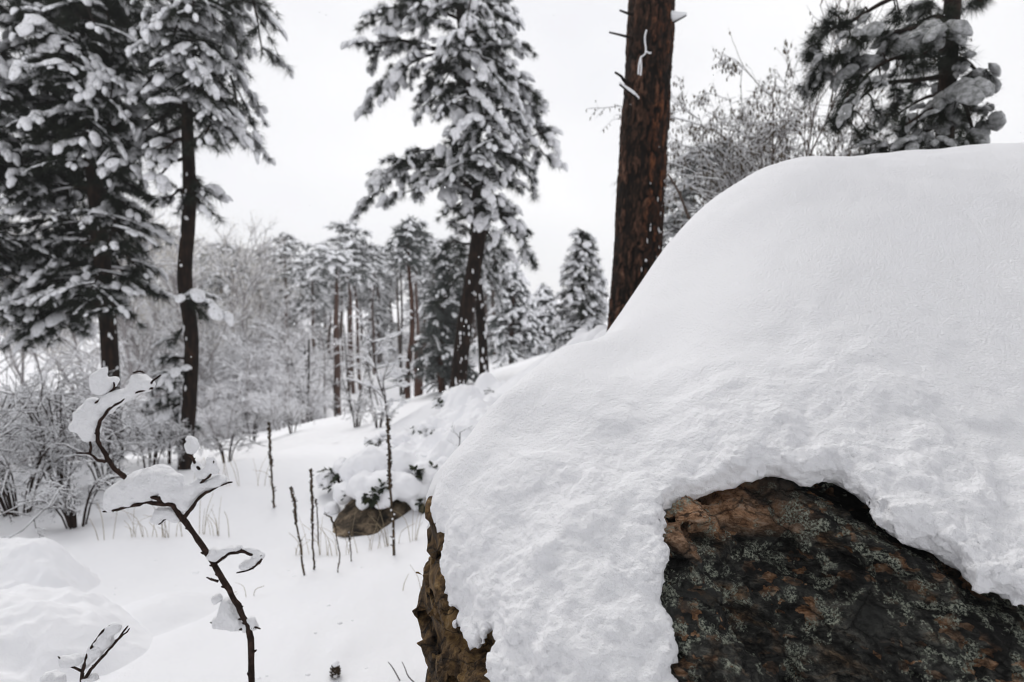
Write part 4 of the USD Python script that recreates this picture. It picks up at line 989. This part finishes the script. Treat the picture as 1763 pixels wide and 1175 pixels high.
# snowed sapling between the left trunks
b = spot(285, 7.9)
sp2 = thing('snowy_sapling', 'young snowed pine sapling standing between the left pine trunks', 'tree', b)
part(sp2, 'trunk', tube([b - (0, 0, .1), b + (.02, 0, .6), b + (0, 0, 1.25)], [.025, .018, .006], 6), 'bark_dark', True)
r = np.random.default_rng(12)
for k in range(16):
    u = (k + .5) / 16; az = k * 2.4; L = .42 * (1 - u) + .08; p0 = b + (0, 0, .2 + 1.05 * u)
    bough(sp2, p0, p0 + (L * math.cos(az), L * math.sin(az), .05), r, rad=.008, tuft=.11, step=.13, nn=26, ks=1, psnow=.9, ssize=1.1)

# bush behind the boulder, with hanging dry leaves; smaller dense ones beside it
def alder(label, px, d, base_z, H, seed, leaves, stems, kids, spread=.45, up=.35, r0=.016, wood='bark_brown_twig', snow=True, lean=(0, 0), ratio=.5):
    r = np.random.default_rng(seed)
    x = P(px, 500, d)[0]; b = np.array([x, d, gz_at(x, d)])
    t = thing('alder_bush', label, 'bush', b)
    lines = []
    for k in range(stems):
        a = r.uniform(0, 6.3)
        grow(b + (.12 * math.cos(a), .12 * math.sin(a), -.1), (.30 * math.cos(a) + lean[0], .30 * math.sin(a) + lean[1], 1), H * r.uniform(.75, 1.05), r0, 0, r, lines, spread, up, kids, ratio, .08, 8)
    for k, l in enumerate([l for l in lines if l[2] == 0]): part(t, 'stem', tube(l[0], l[1], 6), wood, True)
    g, s = Geo(), Geo(); fine = [l for l in lines if l[2]]
    wood_of(fine, g); snow_on(fine, s, .6, .0042, 3, .15)
    part(t, 'twigs', g, wood, True, kind='stuff')
    if snow: part(t, 'snow_load', s, 'snow_far', True, kind='stuff')
    m, p, size = leaves
    tips = np.vstack([l[0][1:] for l in lines if l[2] >= 1]); tips = tips[r.random(len(tips)) < p]
    lf = Geo(); dd = r.normal(0, .3, tips.shape) + (0, 0, -1.0)
    put(lf, np.array([[0, -.03, 0], [.3, -.17, .05], [.7, -.14, -.03], [1, 0, -.05], [.7, .14, .02], [.3, .18, .06], [0, .03, 0]]), np.array([[0, 1, 6], [1, 5, 6], [1, 2, 5], [2, 4, 5], [2, 3, 4]]), tips, frames_of(dd), size * r.uniform(.6, 1.2, len(tips)))
    part(t, 'leaves', lf, m, kind='stuff')
    return t
alder('tall open bush with few hanging dry leaves just right of the plated trunk', 1282, 5.6, 0, 2.75, 65, ('dry_leaf', .28, .055), 3, (7, 4), .5, .2, lean=(-.02, 0), r0=.011)
alder('dense twiggy bush with curled dry leaves behind the middle of the boulder', 1340, 6.4, 0, 2.35, 62, ('dry_leaf', .6, .05), 8, (9, 6, 4), .95, -.02, wood='bark_grey', r0=.008)
alder('low twiggy bush with small leaves between the dense bush and the right pine', 1420, 6.2, 0, 1.95, 63, ('dry_leaf', .6, .04), 7, (8, 4, 3), .9, .05, r0=.008, wood='bark_grey')
bs = spot(1215, 7.2)
ev = thing('snowy_juniper', 'grey-green snow-dusted juniper behind the tall open bush', 'bush', bs)
r = np.random.default_rng(14)
part(ev, 'trunk', tube([bs - (0, 0, .1), bs + (.03, 0, 1.0), bs + (0, 0, 2.0)], [.06, .04, .015], 6), 'bark_dark', True)
for k in range(46):
    u = (k + r.random()) / 46; az = k * 2.4; L = 1.0 * (1 - u)**.7 + .2; p0 = bs + (0, 0, .1 + 1.9 * u)
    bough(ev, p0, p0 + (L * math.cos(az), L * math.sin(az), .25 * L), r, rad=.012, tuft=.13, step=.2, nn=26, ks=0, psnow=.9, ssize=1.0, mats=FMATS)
stk = thing('leaning_stick', 'bare reddish leaning stick between the plated trunk and the boulder edge', 'stick', P(1185, 385, 4.8))
part(stk, 'stem', tube(curve([P(1196, 400, 4.8), P(1180, 360, 4.8), P(1168, 330, 4.8), P(1150, 300, 4.85)], 8), [.012, .012, .011, .01, .01, .009, .008, .007], 6), 'bark_brown_twig', True)

# snow-covered rocks and mounds
def mound(label, bumps, name='snow_mound', cat='snow mound', seed=0, rough=.02, mat_='snow_soft', step=.03, soft=.06):
    """A swell of snow growing out of the ground: bumps are (px, py, d, radius) of their tops."""
    tops = np.array([P(*b[:3]) for b in bumps]); R = np.array([b[3] for b in bumps]) * 2.35
    lo, hi = (tops[:, :2] - R[:, None]).min(0), (tops[:, :2] + R[:, None]).max(0)
    X, Y = np.meshgrid(np.arange(lo[0], hi[0], step), np.arange(lo[1], hi[1], step), indexing='ij')
    g0 = ground_z(np.stack([X, Y], -1).reshape(-1, 2)).reshape(X.shape)
    gt = ground_z(tops[:, :2])
    up = np.zeros(X.shape); E = np.ones(X.shape)
    for t, r, g in zip(tops, R, gt):
        q = np.clip(1 - ((X - t[0])**2 + (Y - t[1])**2) / r**2, 0, 1)
        E += np.exp(max(t[2] - g, .03) * q**1.9 / soft) - 1
    up = soft * np.log(E)
    p = np.stack([X, Y, 0 * X], -1)
    up = up * (1 + 3.0 * rough / .1 * .35 * fb(p * 4 + seed * 5.1, 3, seed)) + np.clip(up / .1, 0, 1) * rough * 2 * fb(p * 9, 3, seed + 1)
    keep = up > .012
    v = np.stack([X, Y, g0 + up - .012], -1)
    n = X.shape[1]
    i, j = np.meshgrid(np.arange(X.shape[0] - 1), np.arange(n - 1), indexing='ij')
    ok = (keep[:-1, :-1] | keep[1:, :-1] | keep[:-1, 1:] | keep[1:, 1:]).ravel()
    q = np.stack([i * n + j, (i + 1) * n + j, (i + 1) * n + j + 1, i * n + j + 1], -1).reshape(-1, 4)[ok]
    f = np.vstack([q[:, [0, 1, 2]], q[:, [0, 2, 3]]])
    use, inv = np.unique(f, return_inverse=True)
    return single(name, (v.reshape(-1, 3)[use], inv.reshape(f.shape)), mat_, label, cat, True)
mound('big rounded snow hummock below the central pine trunk', [(735, 700, 7.4, .36), (700, 720, 7.2, .3), (765, 705, 7.5, .3), (740, 745, 7.0, .3), (668, 758, 7.0, .25)], seed=1)
mound('knob of snow right of the central pine trunk', [(830, 642, 6.8, .13), (846, 662, 6.7, .14), (815, 672, 6.8, .12)], seed=2, step=.02, soft=.03)
mound('snow shoulder sloping up behind the boulder to the plated trunk', [(880, 655, 6.5, .25), (915, 632, 6.4, .25), (950, 610, 6.3, .25), (990, 592, 6.2, .25), (1030, 578, 6.0, .25), (1060, 570, 5.8, .25)], seed=3, rough=.03)
mound('small snow lump at the foot of the plated trunk', [(1000, 575, 6.1, .10), (1018, 568, 6.0, .10), (985, 582, 6.1, .09), (1032, 558, 6.0, .08)], seed=4, step=.02, soft=.03)
mound('long low snow ridge with a rounded crest left of the stalks', [(560, 754, 8.8, .45), (610, 750, 8.6, .4), (520, 766, 8.8, .4), (650, 756, 8.2, .4), (470, 778, 8.6, .35)], seed=5, rough=.03, step=.04)
mound('rounded snow-covered boulder cut by the left edge', [(10, 930, 3.2, .20), (45, 935, 3.2, .15), (-40, 930, 3.2, .25), (70, 985, 3.1, .10)], seed=6, name='snow_covered_boulder', cat='boulder', rough=.05, step=.012)
mound('larger snow-covered boulder in the lower left corner', [(50, 1040, 2.5, .20), (125, 1044, 2.55, .15), (-10, 1045, 2.45, .24), (170, 1072, 2.5, .09), (-60, 1045, 2.4, .25)], seed=7, name='snow_covered_boulder', cat='boulder', rough=.05, step=.012)
mound('shallow snow swell beside the lower left boulder', [(262, 1040, 2.9, .14), (296, 1026, 3.0, .13), (235, 1065, 2.85, .11)], seed=8, rough=.004, step=.02)
mound('snow heap among the leafy plants left of the big boulder', [(760, 745, 5.2, .2), (800, 722, 5.4, .2), (720, 755, 5.2, .22), (775, 785, 4.9, .16), (812, 695, 5.8, .16), (690, 785, 4.9, .17), (790, 668, 6.4, .16), (840, 685, 6.0, .14), (740, 718, 5.8, .2), (690, 742, 5.6, .2)], seed=9, rough=.09, step=.02, soft=.03)

# the brown rock of the middle ground with its snow
c = P(662, 898, 4.3)
rk = thing('brown_rock', 'brown angular rock showing under a snow cap left of the big boulder', 'rock', c - (0, 0, .3))
part(rk, 'rock_body', rock(c + (-.02, .16, -.03), (.62, .44, .34), 6, 5, .30, 1.9), 'brown_rock', 30)
c2 = P(770, 885, 4.55)
part(rk, 'rock_body', rock(c2 + (0, .22, .02), (.34, .28, .22), 9, 5, .28, 1.9), 'brown_rock', 30)  # rock set here to stand in for the deep-shaded hollow beside the boulder
single('rock_snow_cap', blob([(*P(px, py, d), r) for px, py, d, r in [(620, 838, 4.35, .10), (660, 835, 4.3, .12), (700, 840, 4.32, .11), (590, 850, 4.45, .09), (640, 800, 4.55, .15), (690, 800, 4.6, .14), (735, 820, 4.5, .12), (735, 850, 4.4, .09), (610, 810, 4.6, .11), (660, 860, 4.22, .07), (715, 865, 4.3, .06), (625, 865, 4.25, .05), (775, 845, 4.5, .08), (765, 810, 4.6, .10), (805, 830, 4.6, .08), (570, 880, 4.5, .06)]], .016, .022, .03, 14, 3), 'snow_soft', 'soft cap of snow on the brown middle-ground rock', 'snow', True)
# low shrubs of the bank, bowed under snow
def loaded_shrub(label, px, py, d, w, h, seed, n=16, leaves=26):
    r = np.random.default_rng(seed); top = P(px, py, d)
    t = thing('snow_loaded_shrub', label, 'shrub', top - (0, 0, h))
    sp = []
    for k in range(n):
        a = r.uniform(0, 6.3); q = math.sqrt(r.random())
        sp.append((top[0] + w * q * math.cos(a), top[1] + w * .7 * q * math.sin(a), top[2] - h * (.15 + .75 * q**2) + r.normal(0, .02), w * r.uniform(.16, .34)))
    part(t, 'snow_load', blob(sp, .014, .012, .035, 16, seed), 'snow_soft', True)
    wood, lf = Geo(), Geo(); b = top - (0, 0, h * 1.2)
    for k in range(14):
        a = r.uniform(0, 6.3); e = top + np.array([w * 1.05 * math.cos(a), w * .8 * math.sin(a), -h * r.uniform(.25, .9)])
        wood.add(*tube(curve([b, (b + e) / 2 + (0, 0, h * .35), e], 6), np.linspace(.006, .003, 6), 4))
    part(t, 'stems', wood, 'bark_twig', True)
    a = r.uniform(0, 6.3, leaves * 4); pos = top + np.stack([w * .92 * np.cos(a), w * .72 * np.sin(a), -h * r.uniform(.35, 1.05, leaves * 4)], 1) * r.uniform(.8, 1.05, (leaves * 4, 1))
    dd = np.stack([np.cos(a), np.sin(a), -.4 + 0 * a], 1) + r.normal(0, .5, (leaves * 4, 3))
    put(lf, np.array([[0, -.02, 0], [.3, -.36, .06], [.62, -.32, .02], [1, 0, -.08], [.62, .32, .02], [.3, .36, .06], [0, .02, 0]]), np.array([[0, 1, 6], [1, 5, 6], [1, 2, 5], [2, 4, 5], [2, 3, 4]]), pos, frames_of(dd), .055 * r.uniform(.6, 1.2, len(pos)))
    part(t, 'leaves', lf, 'dark_leaf', kind='stuff')
for a in [('snow-loaded low shrub at the left end of the brown rock', 588, 795, 4.9, .17, .20, 1), ('snow-loaded shrub above the middle of the brown rock', 655, 775, 4.9, .24, .26, 2), ('snow-loaded shrub right of the tallest stalk', 728, 775, 5.0, .22, .26, 3), ('snow-loaded shrub in the hollow against the boulder', 768, 812, 4.6, .17, .22, 4),
          ('small snow-loaded shrub on top of the bank behind the snowy twig', 775, 720, 5.9, .2, .22, 5), ('snow-loaded shrub under the knob of snow', 822, 690, 6.4, .22, .24, 6), ('dark-gapped snow-loaded shrub below the snow shoulder', 868, 658, 6.6, .24, .26, 7), ('snow-loaded shrub at the left foot of the big hummock', 660, 745, 6.3, .2, .2, 8), ('low snow-loaded clump left of the brown rock on the slope', 560, 795, 6.2, .2, .18, 9), ('snow-loaded clump just below the base of the plated trunk', 1010, 572, 6.2, .17, .16, 10),
          ('snow-loaded shrub half way up the bank left of the twig', 740, 722, 5.7, .22, .24, 11), ('snow-loaded shrub beside the boulder edge above the hollow', 800, 748, 5.1, .18, .22, 12), ('snow-loaded shrub at the top of the bank left of the knob', 780, 672, 6.7, .22, .22, 13), ('snow-loaded shrub in the middle of the bank behind the tallest stalk', 690, 752, 5.5, .2, .24, 14), ('little snow-loaded shrub close to the boulder edge under the knob', 838, 705, 5.6, .15, .18, 15), ('dark-leaved shrub low at the right end of the brown rock', 745, 842, 4.5, .14, .18, 16)]:
    loaded_shrub(*a)
# leafy evergreen sprigs poking out
def sprig(px, py, d, n, size, seed, label):
    r = np.random.default_rng(seed); p = P(px, py, d)
    t = thing('leafy_sprig', label, 'plant', p)
    stem = Geo(); leaf = np.array([[0, -.02, 0], [.3, -.36, .06], [.62, -.32, .02], [1, 0, -.08], [.62, .32, .02], [.3, .36, .06], [0, .02, 0]]); lfc = np.array([[0, 1, 6], [1, 5, 6], [1, 2, 5], [2, 4, 5], [2, 3, 4]])
    for k in range(n):
        d_ = norm(r.normal(0, 1, 3) * (1, .6, .7) + (0, -.7, .1)); q = p + d_ * size * .7
        stem.add(*tube([p + (0, .08, -.05), p, q], .0025, 4))
        for j in range(6):
            g = Geo(); e = norm(d_ + r.normal(0, .7, 3) + (0, 0, -.2))
            put(g, leaf, lfc, np.array([q + r.normal(0, size * .15, 3)]), frames_of(e[None]), np.array([size * r.uniform(.7, 1.2)]))
            part(t, 'leaf', g, 'dark_leaf')
    part(t, 'stems', stem, 'bark_twig', True)
for a in [(638, 852, 4.15, 6, .055, 1, 'dark green leafy sprig under the snow cap of the brown rock'), (655, 838, 4.2, 3, .05, 2, 'small leafy sprig beside the larger one on the brown rock'), (715, 817, 4.4, 6, .055, 3, 'green leafy sprig in the snow right of the tallest stalk'), (745, 812, 4.5, 5, .05, 4, 'leafy sprig nearest the boulder edge'),
          (700, 785, 4.8, 3, .05, 5, 'tiny leafy sprig high in the snow heap'), (588, 850, 4.4, 3, .04, 6, 'leaf sprig at the left end of the rock snow'), (730, 868, 4.3, 6, .06, 7, 'dark leaves in the hollow between rock and boulder'), (760, 850, 4.3, 5, .06, 8, 'dark leaf cluster touching the boulder snow'), (820, 742, 5.5, 2, .05, 9, 'small dark leaves below the knob of snow'), (850, 695, 6.5, 5, .07, 10, 'dark leaf tuft under the snow shoulder')]:
    sprig(*a)
# twig with snow beside the boulder edge
tw = thing('snowy_twig', 'small snow-lined twig sticking up beside the boulder edge', 'twig', P(772, 815, 4.0))
lines = []; q = curve([P(772, 818, 4.0), P(775, 790, 4.0), P(790, 770, 4.0), P(792, 745, 4.0)], 8); lines.append((q, np.linspace(.006, .003, 8), 0))
r = np.random.default_rng(3)
for i in (3, 4, 5, 6, 7): grow(q[i], (r.normal() * .8, r.normal() * .4, .8), .12, .003, 1, r, lines, .6, .2, (0, 3), .5)
g, s = Geo(), Geo(); wood_of(lines, g); snow_on(lines, s, .8, .006, 5, .1)
part(tw, 'stem', g, 'bark_twig', True); part(tw, 'snow_load', s, 'snow_far', True)

# bare little tree with snow among the stalks
tb_ = spot(655, 8.2)
lt = thing('bare_snowy_shrub', 'bare dark-twigged shrub lined with snow rising behind the tallest stalk', 'bush', tb_)
lines = []; r = np.random.default_rng(19)
q = curve([P(668, 760, 7.6) - (0, 0, .2), P(665, 700, 7.6), P(650, 650, 7.6), P(640, 590, 7.6)], 9); lines.append((q, np.linspace(.018, .006, 9), 0))
for i in range(2, 9):
    for _ in range(3):
        grow(q[i], (r.normal(), r.normal() * .5, .45), .42 * r.uniform(.6, 1.1), .008, 1, r, lines, .7, .1, (0, 4, 2), .5)
g, g2, s = Geo(), Geo(), Geo(); wood_of(lines[:1], g); wood_of(lines[1:], g2); snow_on(lines, s, .9, .010, 4, .1)
part(lt, 'trunk', g, 'bark_twig', True); part(lt, 'twigs', g2, 'bark_twig', True, kind='stuff'); part(lt, 'snow_load', s, 'snow_far', True, kind='stuff')

# dry seed stalks
def stalk(pts, d, rad, head, seed, label, thickhead=1.8):
    r = np.random.default_rng(seed)
    q = curve([P(x, y, d) for x, y in pts], 26); q[0, 2] -= .04
    q = q + np.stack([.022 * fb(np.linspace(0, 5, 26)[:, None] * (1, 1, 1) + seed * 9.1 + 31 * k, 3, seed) for k in range(3)], 1) * np.array([1, 1, 0]) * np.clip(np.arange(26) / 4, 0, 1)[:, None]
    t = thing('seed_stalk', label, 'plant stalk', q[0], 'dry seed stalks standing in the snow')
    part(t, 'stem', tube(q, np.linspace(rad, rad * .7, 26), 6), 'stalk_brown', True)
    g, s = Geo(), Geo(); tv, tf = ico(1)
    n = int(420 * head)
    for k in range(n):
        u = 1 - head * (k + r.random()) / n; a = r.uniform(0, 6.3)
        p = np.array([np.interp(u * 25, np.arange(26), q[:, c]) for c in range(3)]) + np.array([math.cos(a), math.sin(a), 0]) * rad * thickhead * r.uniform(.35, .75)
        put(g, tv * (1, .7, .7), tf, p[None], frames_of(np.array([[math.cos(a), math.sin(a), 1.1]])), np.array([rad * r.uniform(.4, .85)]))
    for k in range(14):
        u = r.random(); a = r.uniform(0, 6.3); p = q[int(u * 25)] + (0, 0, r.uniform(0, .02))
        g.add(*tube([p, p + np.array([math.cos(a), math.sin(a), .6]) * rad * 2.2], [rad * .5, rad * .3], 4))
    for k in range(18):
        u = r.random(); p = q[int(u * 25)]; a = r.uniform(0, 6.3)
        put(s, tv, tf, (p + np.array([math.cos(a), math.sin(a), .4]) * rad * 1.3)[None], np.eye(3)[None], np.array([rad * r.uniform(.3, .7)]))
    part(t, 'seed_head', g, 'stalk_brown', True, kind='stuff'); part(t, 'snow_flecks', s, 'snow_far', True, kind='stuff')
stalk([(679, 967), (677, 900), (671, 830), (668, 722)], 3.65, .010, .38, 1, 'tallest thick dark seed stalk in front of the snow heap', 2.0)
stalk([(526, 1002), (517, 940), (508, 885), (502, 838)], 3.35, .007, .45, 2, 'leaning brown seed stalk, leftmost of the near pair')
stalk([(541, 992), (539, 940), (538, 880), (535, 808)], 3.45, .007, .5, 3, 'straight dark seed stalk, right one of the near pair')
stalk([(472, 882), (469, 830), (466, 790), (463, 727)], 4.7, .010, .42, 4, 'dark seed stalk standing alone farther left')
stalk([(582, 998), (583, 950), (575, 900), (558, 885)], 3.4, .0045, .4, 5, 'short bent brown stalk before the brown rock')
stalk([(605, 965), (602, 930), (600, 915)], 3.6, .004, .5, 6, 'shortest brown stalk at the foot of the brown rock')
stalk([(548, 930), (546, 880), (544, 860)], 3.9, .005, .3, 7, 'thin pale stalk behind the straight dark one')
def straws(label, spots, seed, d, length=(.15, .4), n=8, px_sd=18):
    r = np.random.default_rng(seed); g = Geo()
    for (px, py) in spots:
        for _ in range(n):
            b = P(px + r.normal(0, px_sd), py + r.normal(0, px_sd * .4), d); b[2] = gz_at(b[0], b[1]) - .03
            a = r.uniform(0, 6.3); L = r.uniform(*length); o = np.array([math.cos(a), math.sin(a), 0])
            dr = r.random()
            q = curve([b, b + o * L * .10 + (0, 0, L * .5), b + o * L * (.2 + .35 * dr) + (0, 0, L * (.95 - .25 * dr))], 7)
            g.add(*tube(q, np.linspace(.0017, .0009, 7) * r.uniform(.8, 1.4), 4))
    single('dry_grass', g, 'dry_straw', label, 'grass', True, kind='stuff')
straws('sparse dry straws in the snow behind the foreground shrub', [(250, 900), (300, 930), (350, 960), (380, 985), (230, 960)], 1, 4.1, n=7, px_sd=30)
straws('dry straws among the seed stalks', [(560, 960), (600, 960), (640, 950), (500, 950), (690, 900), (700, 860)], 2, 3.8, n=6, px_sd=26)
straws('dry straws on the slope left of the stalks', [(420, 860), (400, 800), (450, 830), (350, 850)], 3, 5.2, n=4, px_sd=24)
straws('few straws near the boulder foot', [(410, 980), (430, 1010), (700, 1150)], 4, 3.1, (.08, .2), 2)
# crumbs of bark and a fallen cone on the snow
pc = P(577, 1146, 2.42); pc[2] = gz_at(pc[0], pc[1]) + .012
cn = thing('fallen_cone', 'small dark pine cone half sunk in the open snow', 'pine cone', pc)
g = Geo(); r = np.random.default_rng(4)
for k in range(60):
    u = k / 60; a = k * 2.4; rad = .022 * math.sin(math.pi * (.15 + .8 * u))
    e = np.array([math.cos(a), math.sin(a), .3 + u]); p = pc + (rad * math.cos(a) * .6, rad * math.sin(a) * .6, .05 * u - .015)
    put(g, np.array([[0, -.3, 0], [1, -.25, .1], [1, .25, .1], [0, .3, 0]]), np.array([[0, 1, 2], [0, 2, 3]]), p[None], frames_of(e[None]), np.array([.016]))
part(cn, 'scales', g, 'stalk_brown', kind='stuff'); part(cn, 'snow_cap', blob([(*(pc + (0, .0, .045)), .013), (*(pc + (.008, 0, .05)), .010)], .003, .004), 'snow_far', True)
for (pts, d, lab) in [([(716, 1178), (703, 1165), (697, 1150), (692, 1140)], 2.3, 'thin curved twig in the snow left of the boulder foot'), ([(690, 1175), (676, 1150), (668, 1140)], 2.35, 'hair-thin snowy twig near the bottom edge')]:
    q = curve([P(x, y, d) for x, y in pts], 8)
    single('fallen_twig', tube(q, np.linspace(.003, .0015, 8), 5), 'bark_grey', lab, 'twig', True)

# ------------------------------------------------------------------ the near shrub stems with snow
def near_shrub(label, d, px0, stems, snows, seed, base):
    t = thing('twiggy_shrub', label, 'shrub', base)
    r = np.random.default_rng(seed)
    for pts, r0, r1 in stems:
        n = max(6, 4 * len(pts)); q = curve([P(x, y, d + (p[2] if len(p) > 2 else 0)) for p in pts for x, y in [p[:2]]], n)
        q = q + np.stack([.006 * fb(q * 75 + k * 17, 2, seed) for k in range(3)], 1)
        rad = np.linspace(r0, r1, n) * (1 + .7 * fb(q * 130, 2, 3))
        b = part(t, 'branch', tube(q, rad, 9), 'bark_twig', True)
        buds = Geo(); tv, tf = ico(1)
        for i in range(1, n, 2):
            a = norm(r.normal(size=3)); put(buds, tv * (1.5, .6, .6), tf, (q[i] + a * rad[i])[None], frames_of(a[None] + norm(q[i] - q[i - 1])[None]), np.array([rad[i] * .7]))
        put(buds, tv * (1.8, .7, .7), tf, q[-1][None], frames_of((q[-1] - q[-2])[None]), np.array([r1 * 1.2]))
        part(b, 'bud', buds, 'bark_twig', True, kind='stuff')
    for grp in snows:
        part(t, 'snow_load', blob([(*P(px0[0] + u / px0[2], px0[1] + (v - 7) / px0[2], d + .004 + .22 * rr / px0[2] / FPX * d), rr / px0[2] / FPX * d * .98) for u, v, rr, *e in grp], .0034, .0048, .007, 60, seed), 'snow_fluffy', True)
UV = (80, 600, 2.0425)
D0 = 1.02
near_shrub('crooked dark foreground shrub stem carrying heavy lumps of snow at lower left', D0, UV,
    [([(434, 1260), (433, 1175), (430, 1090), (418, 1060), (396, 1020), (374, 982), (347, 938), (315, 894), (298, 869)], .0056, .0048), ([(298, 869), (275, 868), (251, 865), (215, 874), (180, 881)], .0052, .002),
     ([(315, 890), (325, 882), (347, 855), (374, 840), (398, 830)], .0042, .0014), ([(322, 845), (338, 836), (352, 825), (335, 796), (325, 780), (320, 762)], .0032, .0018), ([(350, 828), (362, 820), (369, 796)], .0026, .0016),
     ([(298, 869), (250, 850), (207, 815), (190, 795), (178, 776), (168, 757), (173, 727), (183, 710), (198, 698), (227, 678), (261, 668)], .0044, .0022), ([(250, 672), (262, 658), (275, 648)], .0022, .0014), ([(230, 642), (240, 639), (246, 641)], .0016, .0016),
     ([(180, 796), (165, 792), (153, 781), (134, 781)], .003, .0012), ([(155, 781), (156, 770), (154, 758)], .0022, .0016), ([(153, 724), (154, 705), (170, 690), (184, 680), (176, 664), (160, 668)], .0030, .0018), ([(184, 680), (196, 668), (195, 655)], .002, .0014),
     ([(368, 972), (383, 961), (398, 953), (423, 950), (440, 957), (449, 962)], .0035, .0022), ([(449, 956), (450, 964), (440, 974), (432, 980), (410, 986)], .0026, .0016), ([(376, 1001), (366, 998), (357, 995)], .0026, .0014), ([(430, 1086), (410, 1082), (393, 1080), (364, 1072)], .0032, .0012), ([(385, 1080), (383, 1068), (382, 1056)], .0024, .0016), ([(428, 1086), (437, 1080), (446, 1082)], .0028, .0016), ([(310, 887), (295, 886), (285, 893), (274, 903)], .0026, .0014), ([(286, 893), (284, 884)], .002, .0014)],
    [[(240, 545, 26), (268, 520, 36), (300, 495, 44), (340, 475, 48), (380, 460, 40), (415, 450, 30), (300, 528, 32), (345, 515, 34), (235, 520, 22), (225, 555, 17), (380, 500, 30), (440, 500, 32), (470, 515, 32), (515, 512, 30), (480, 545, 28), (440, 530, 26), (545, 492, 26), (590, 475, 23), (618, 472, 15), (495, 560, 18), (460, 475, 22)],
     [(515, 342, 20), (500, 326, 13), (512, 365, 14), (530, 420, 15), (548, 440, 17), (590, 437, 15), (580, 402, 16), (565, 452, 14)],
     [(405, 592, 25), (440, 588, 24), (392, 612, 15), (470, 600, 16)],
     [(108, 282, 20), (130, 255, 32), (152, 278, 28), (178, 242, 28), (210, 208, 26), (235, 192, 26), (262, 178, 25), (300, 156, 24), (335, 126, 31), (352, 138, 20), (140, 225, 24), (165, 200, 18), (160, 318, 18), (150, 300, 18)],
     [(188, 112, 22), (168, 130, 17), (218, 128, 20), (208, 150, 17), (195, 92, 16), (235, 122, 12), (180, 150, 14)],
     [(588, 728, 17), (608, 738, 20), (640, 720, 18), (680, 710, 15), (718, 715, 13), (742, 730, 12)], [(702, 770, 15), (735, 752, 15), (688, 780, 9), (755, 735, 10)],
     [(640, 935, 26), (655, 965, 28), (622, 968, 20), (598, 965, 15), (630, 905, 16), (675, 980, 18)], [(600, 890, 12), (596, 878, 8)], [(700, 988, 14), (722, 963, 12), (732, 990, 11)]], 5, P(434, 1260, D0))
UV2 = (0, 600, 2.0425)
near_shrub('small forked snowy twig at the bottom left corner', 1.15, UV2,
    [([(140, 1260), (141, 1175), (144, 1150), (152, 1125), (170, 1095), (185, 1078)], .004, .002), ([(142, 1175), (160, 1150), (185, 1122), (205, 1100), (217, 1080)], .0035, .0018), ([(143, 1155), (128, 1150), (112, 1143), (102, 1133)], .0028, .0012), ([(200, 1104), (212, 1094), (222, 1083)], .002, .0014)],
    [[(235, 1110, 15), (258, 1105, 20), (280, 1095, 15), (225, 1098, 10)], [(318, 1095, 16), (335, 1070, 20), (355, 1045, 22), (372, 1020, 18), (390, 1000, 20), (412, 990, 16), (300, 1125, 12), (350, 1080, 16), (385, 1045, 15)], [(175, 1168, 26), (210, 1175, 20)], [(330, 1165, 18), (305, 1172, 16)]], 6, P(140, 1260, 1.15))

# clumps dropped from the boughs
r = np.random.default_rng(23); g = Geo()
for _ in range(55):
    d = 2.3 + 5 * r.random()**1.5; x = r.uniform(-.85, -.02) * d
    if abs(x / d + .2) < .05 and d < 3: continue
    s_ = r.uniform(.004, .013) * (1 if r.random() < .85 else 1.8); v, f = ico(1)
    g.add(v * (1 + .9 * fb(v * 1.8 + r.random() * 90, 2))[:, None] * (s_ * 1.2, s_, s_ * .7) + (x, d, gz_at(x, d) - s_ * .25), f)
single('snow_clumps', g, 'snow_soft', 'small clumps of snow dropped from the boughs onto the open snow', 'snow', True, kind='stuff')

# a few flakes still falling
r = np.random.default_rng(8); g = Geo(); tv, tf = ico(1)
for _ in range(170):
    d = r.uniform(1.6, 5); fx, fy = r.uniform(-20, 1780), r.uniform(-20, 760); p = P(fx, fy, d)
    if fx > 880 and fy > 240: continue
    put(g, tv * (1, .8, 1.5), tf, p[None], np.eye(3)[None], np.array([r.uniform(.0012, .0028)]))
single('falling_snow', g, 'snow_far', 'scattered tiny flakes of falling snow in the air', 'snow', True, kind='stuff')

# winter haze in the air
mat('winter_haze', {'v': ('principled_volume', {'color': (1.0, 1.0, 1.0), 'density': .0022, 'anisotropy': .0})}, [], surface=None, volume='v.volume')
hz = trimesh.creation.box((310, 310, 1)); zlo, zhi = float(gv[:, 2].min()) - 1.0, 13.0
hv = np.array(hz.vertices); hv[:, 2] = np.where(hv[:, 2] > 0, zhi, zlo)
single('haze', (hv, np.array(hz.faces)), 'winter_haze', kind='stuff')
import os
if os.environ.get('COUNT'):
    tot = 0
    for p in stage.Traverse():
        if p.IsA(UsdGeom.Mesh): tot += len(UsdGeom.Mesh(p).GetFaceVertexCountsAttr().Get())
    print('TRIANGLES', tot)
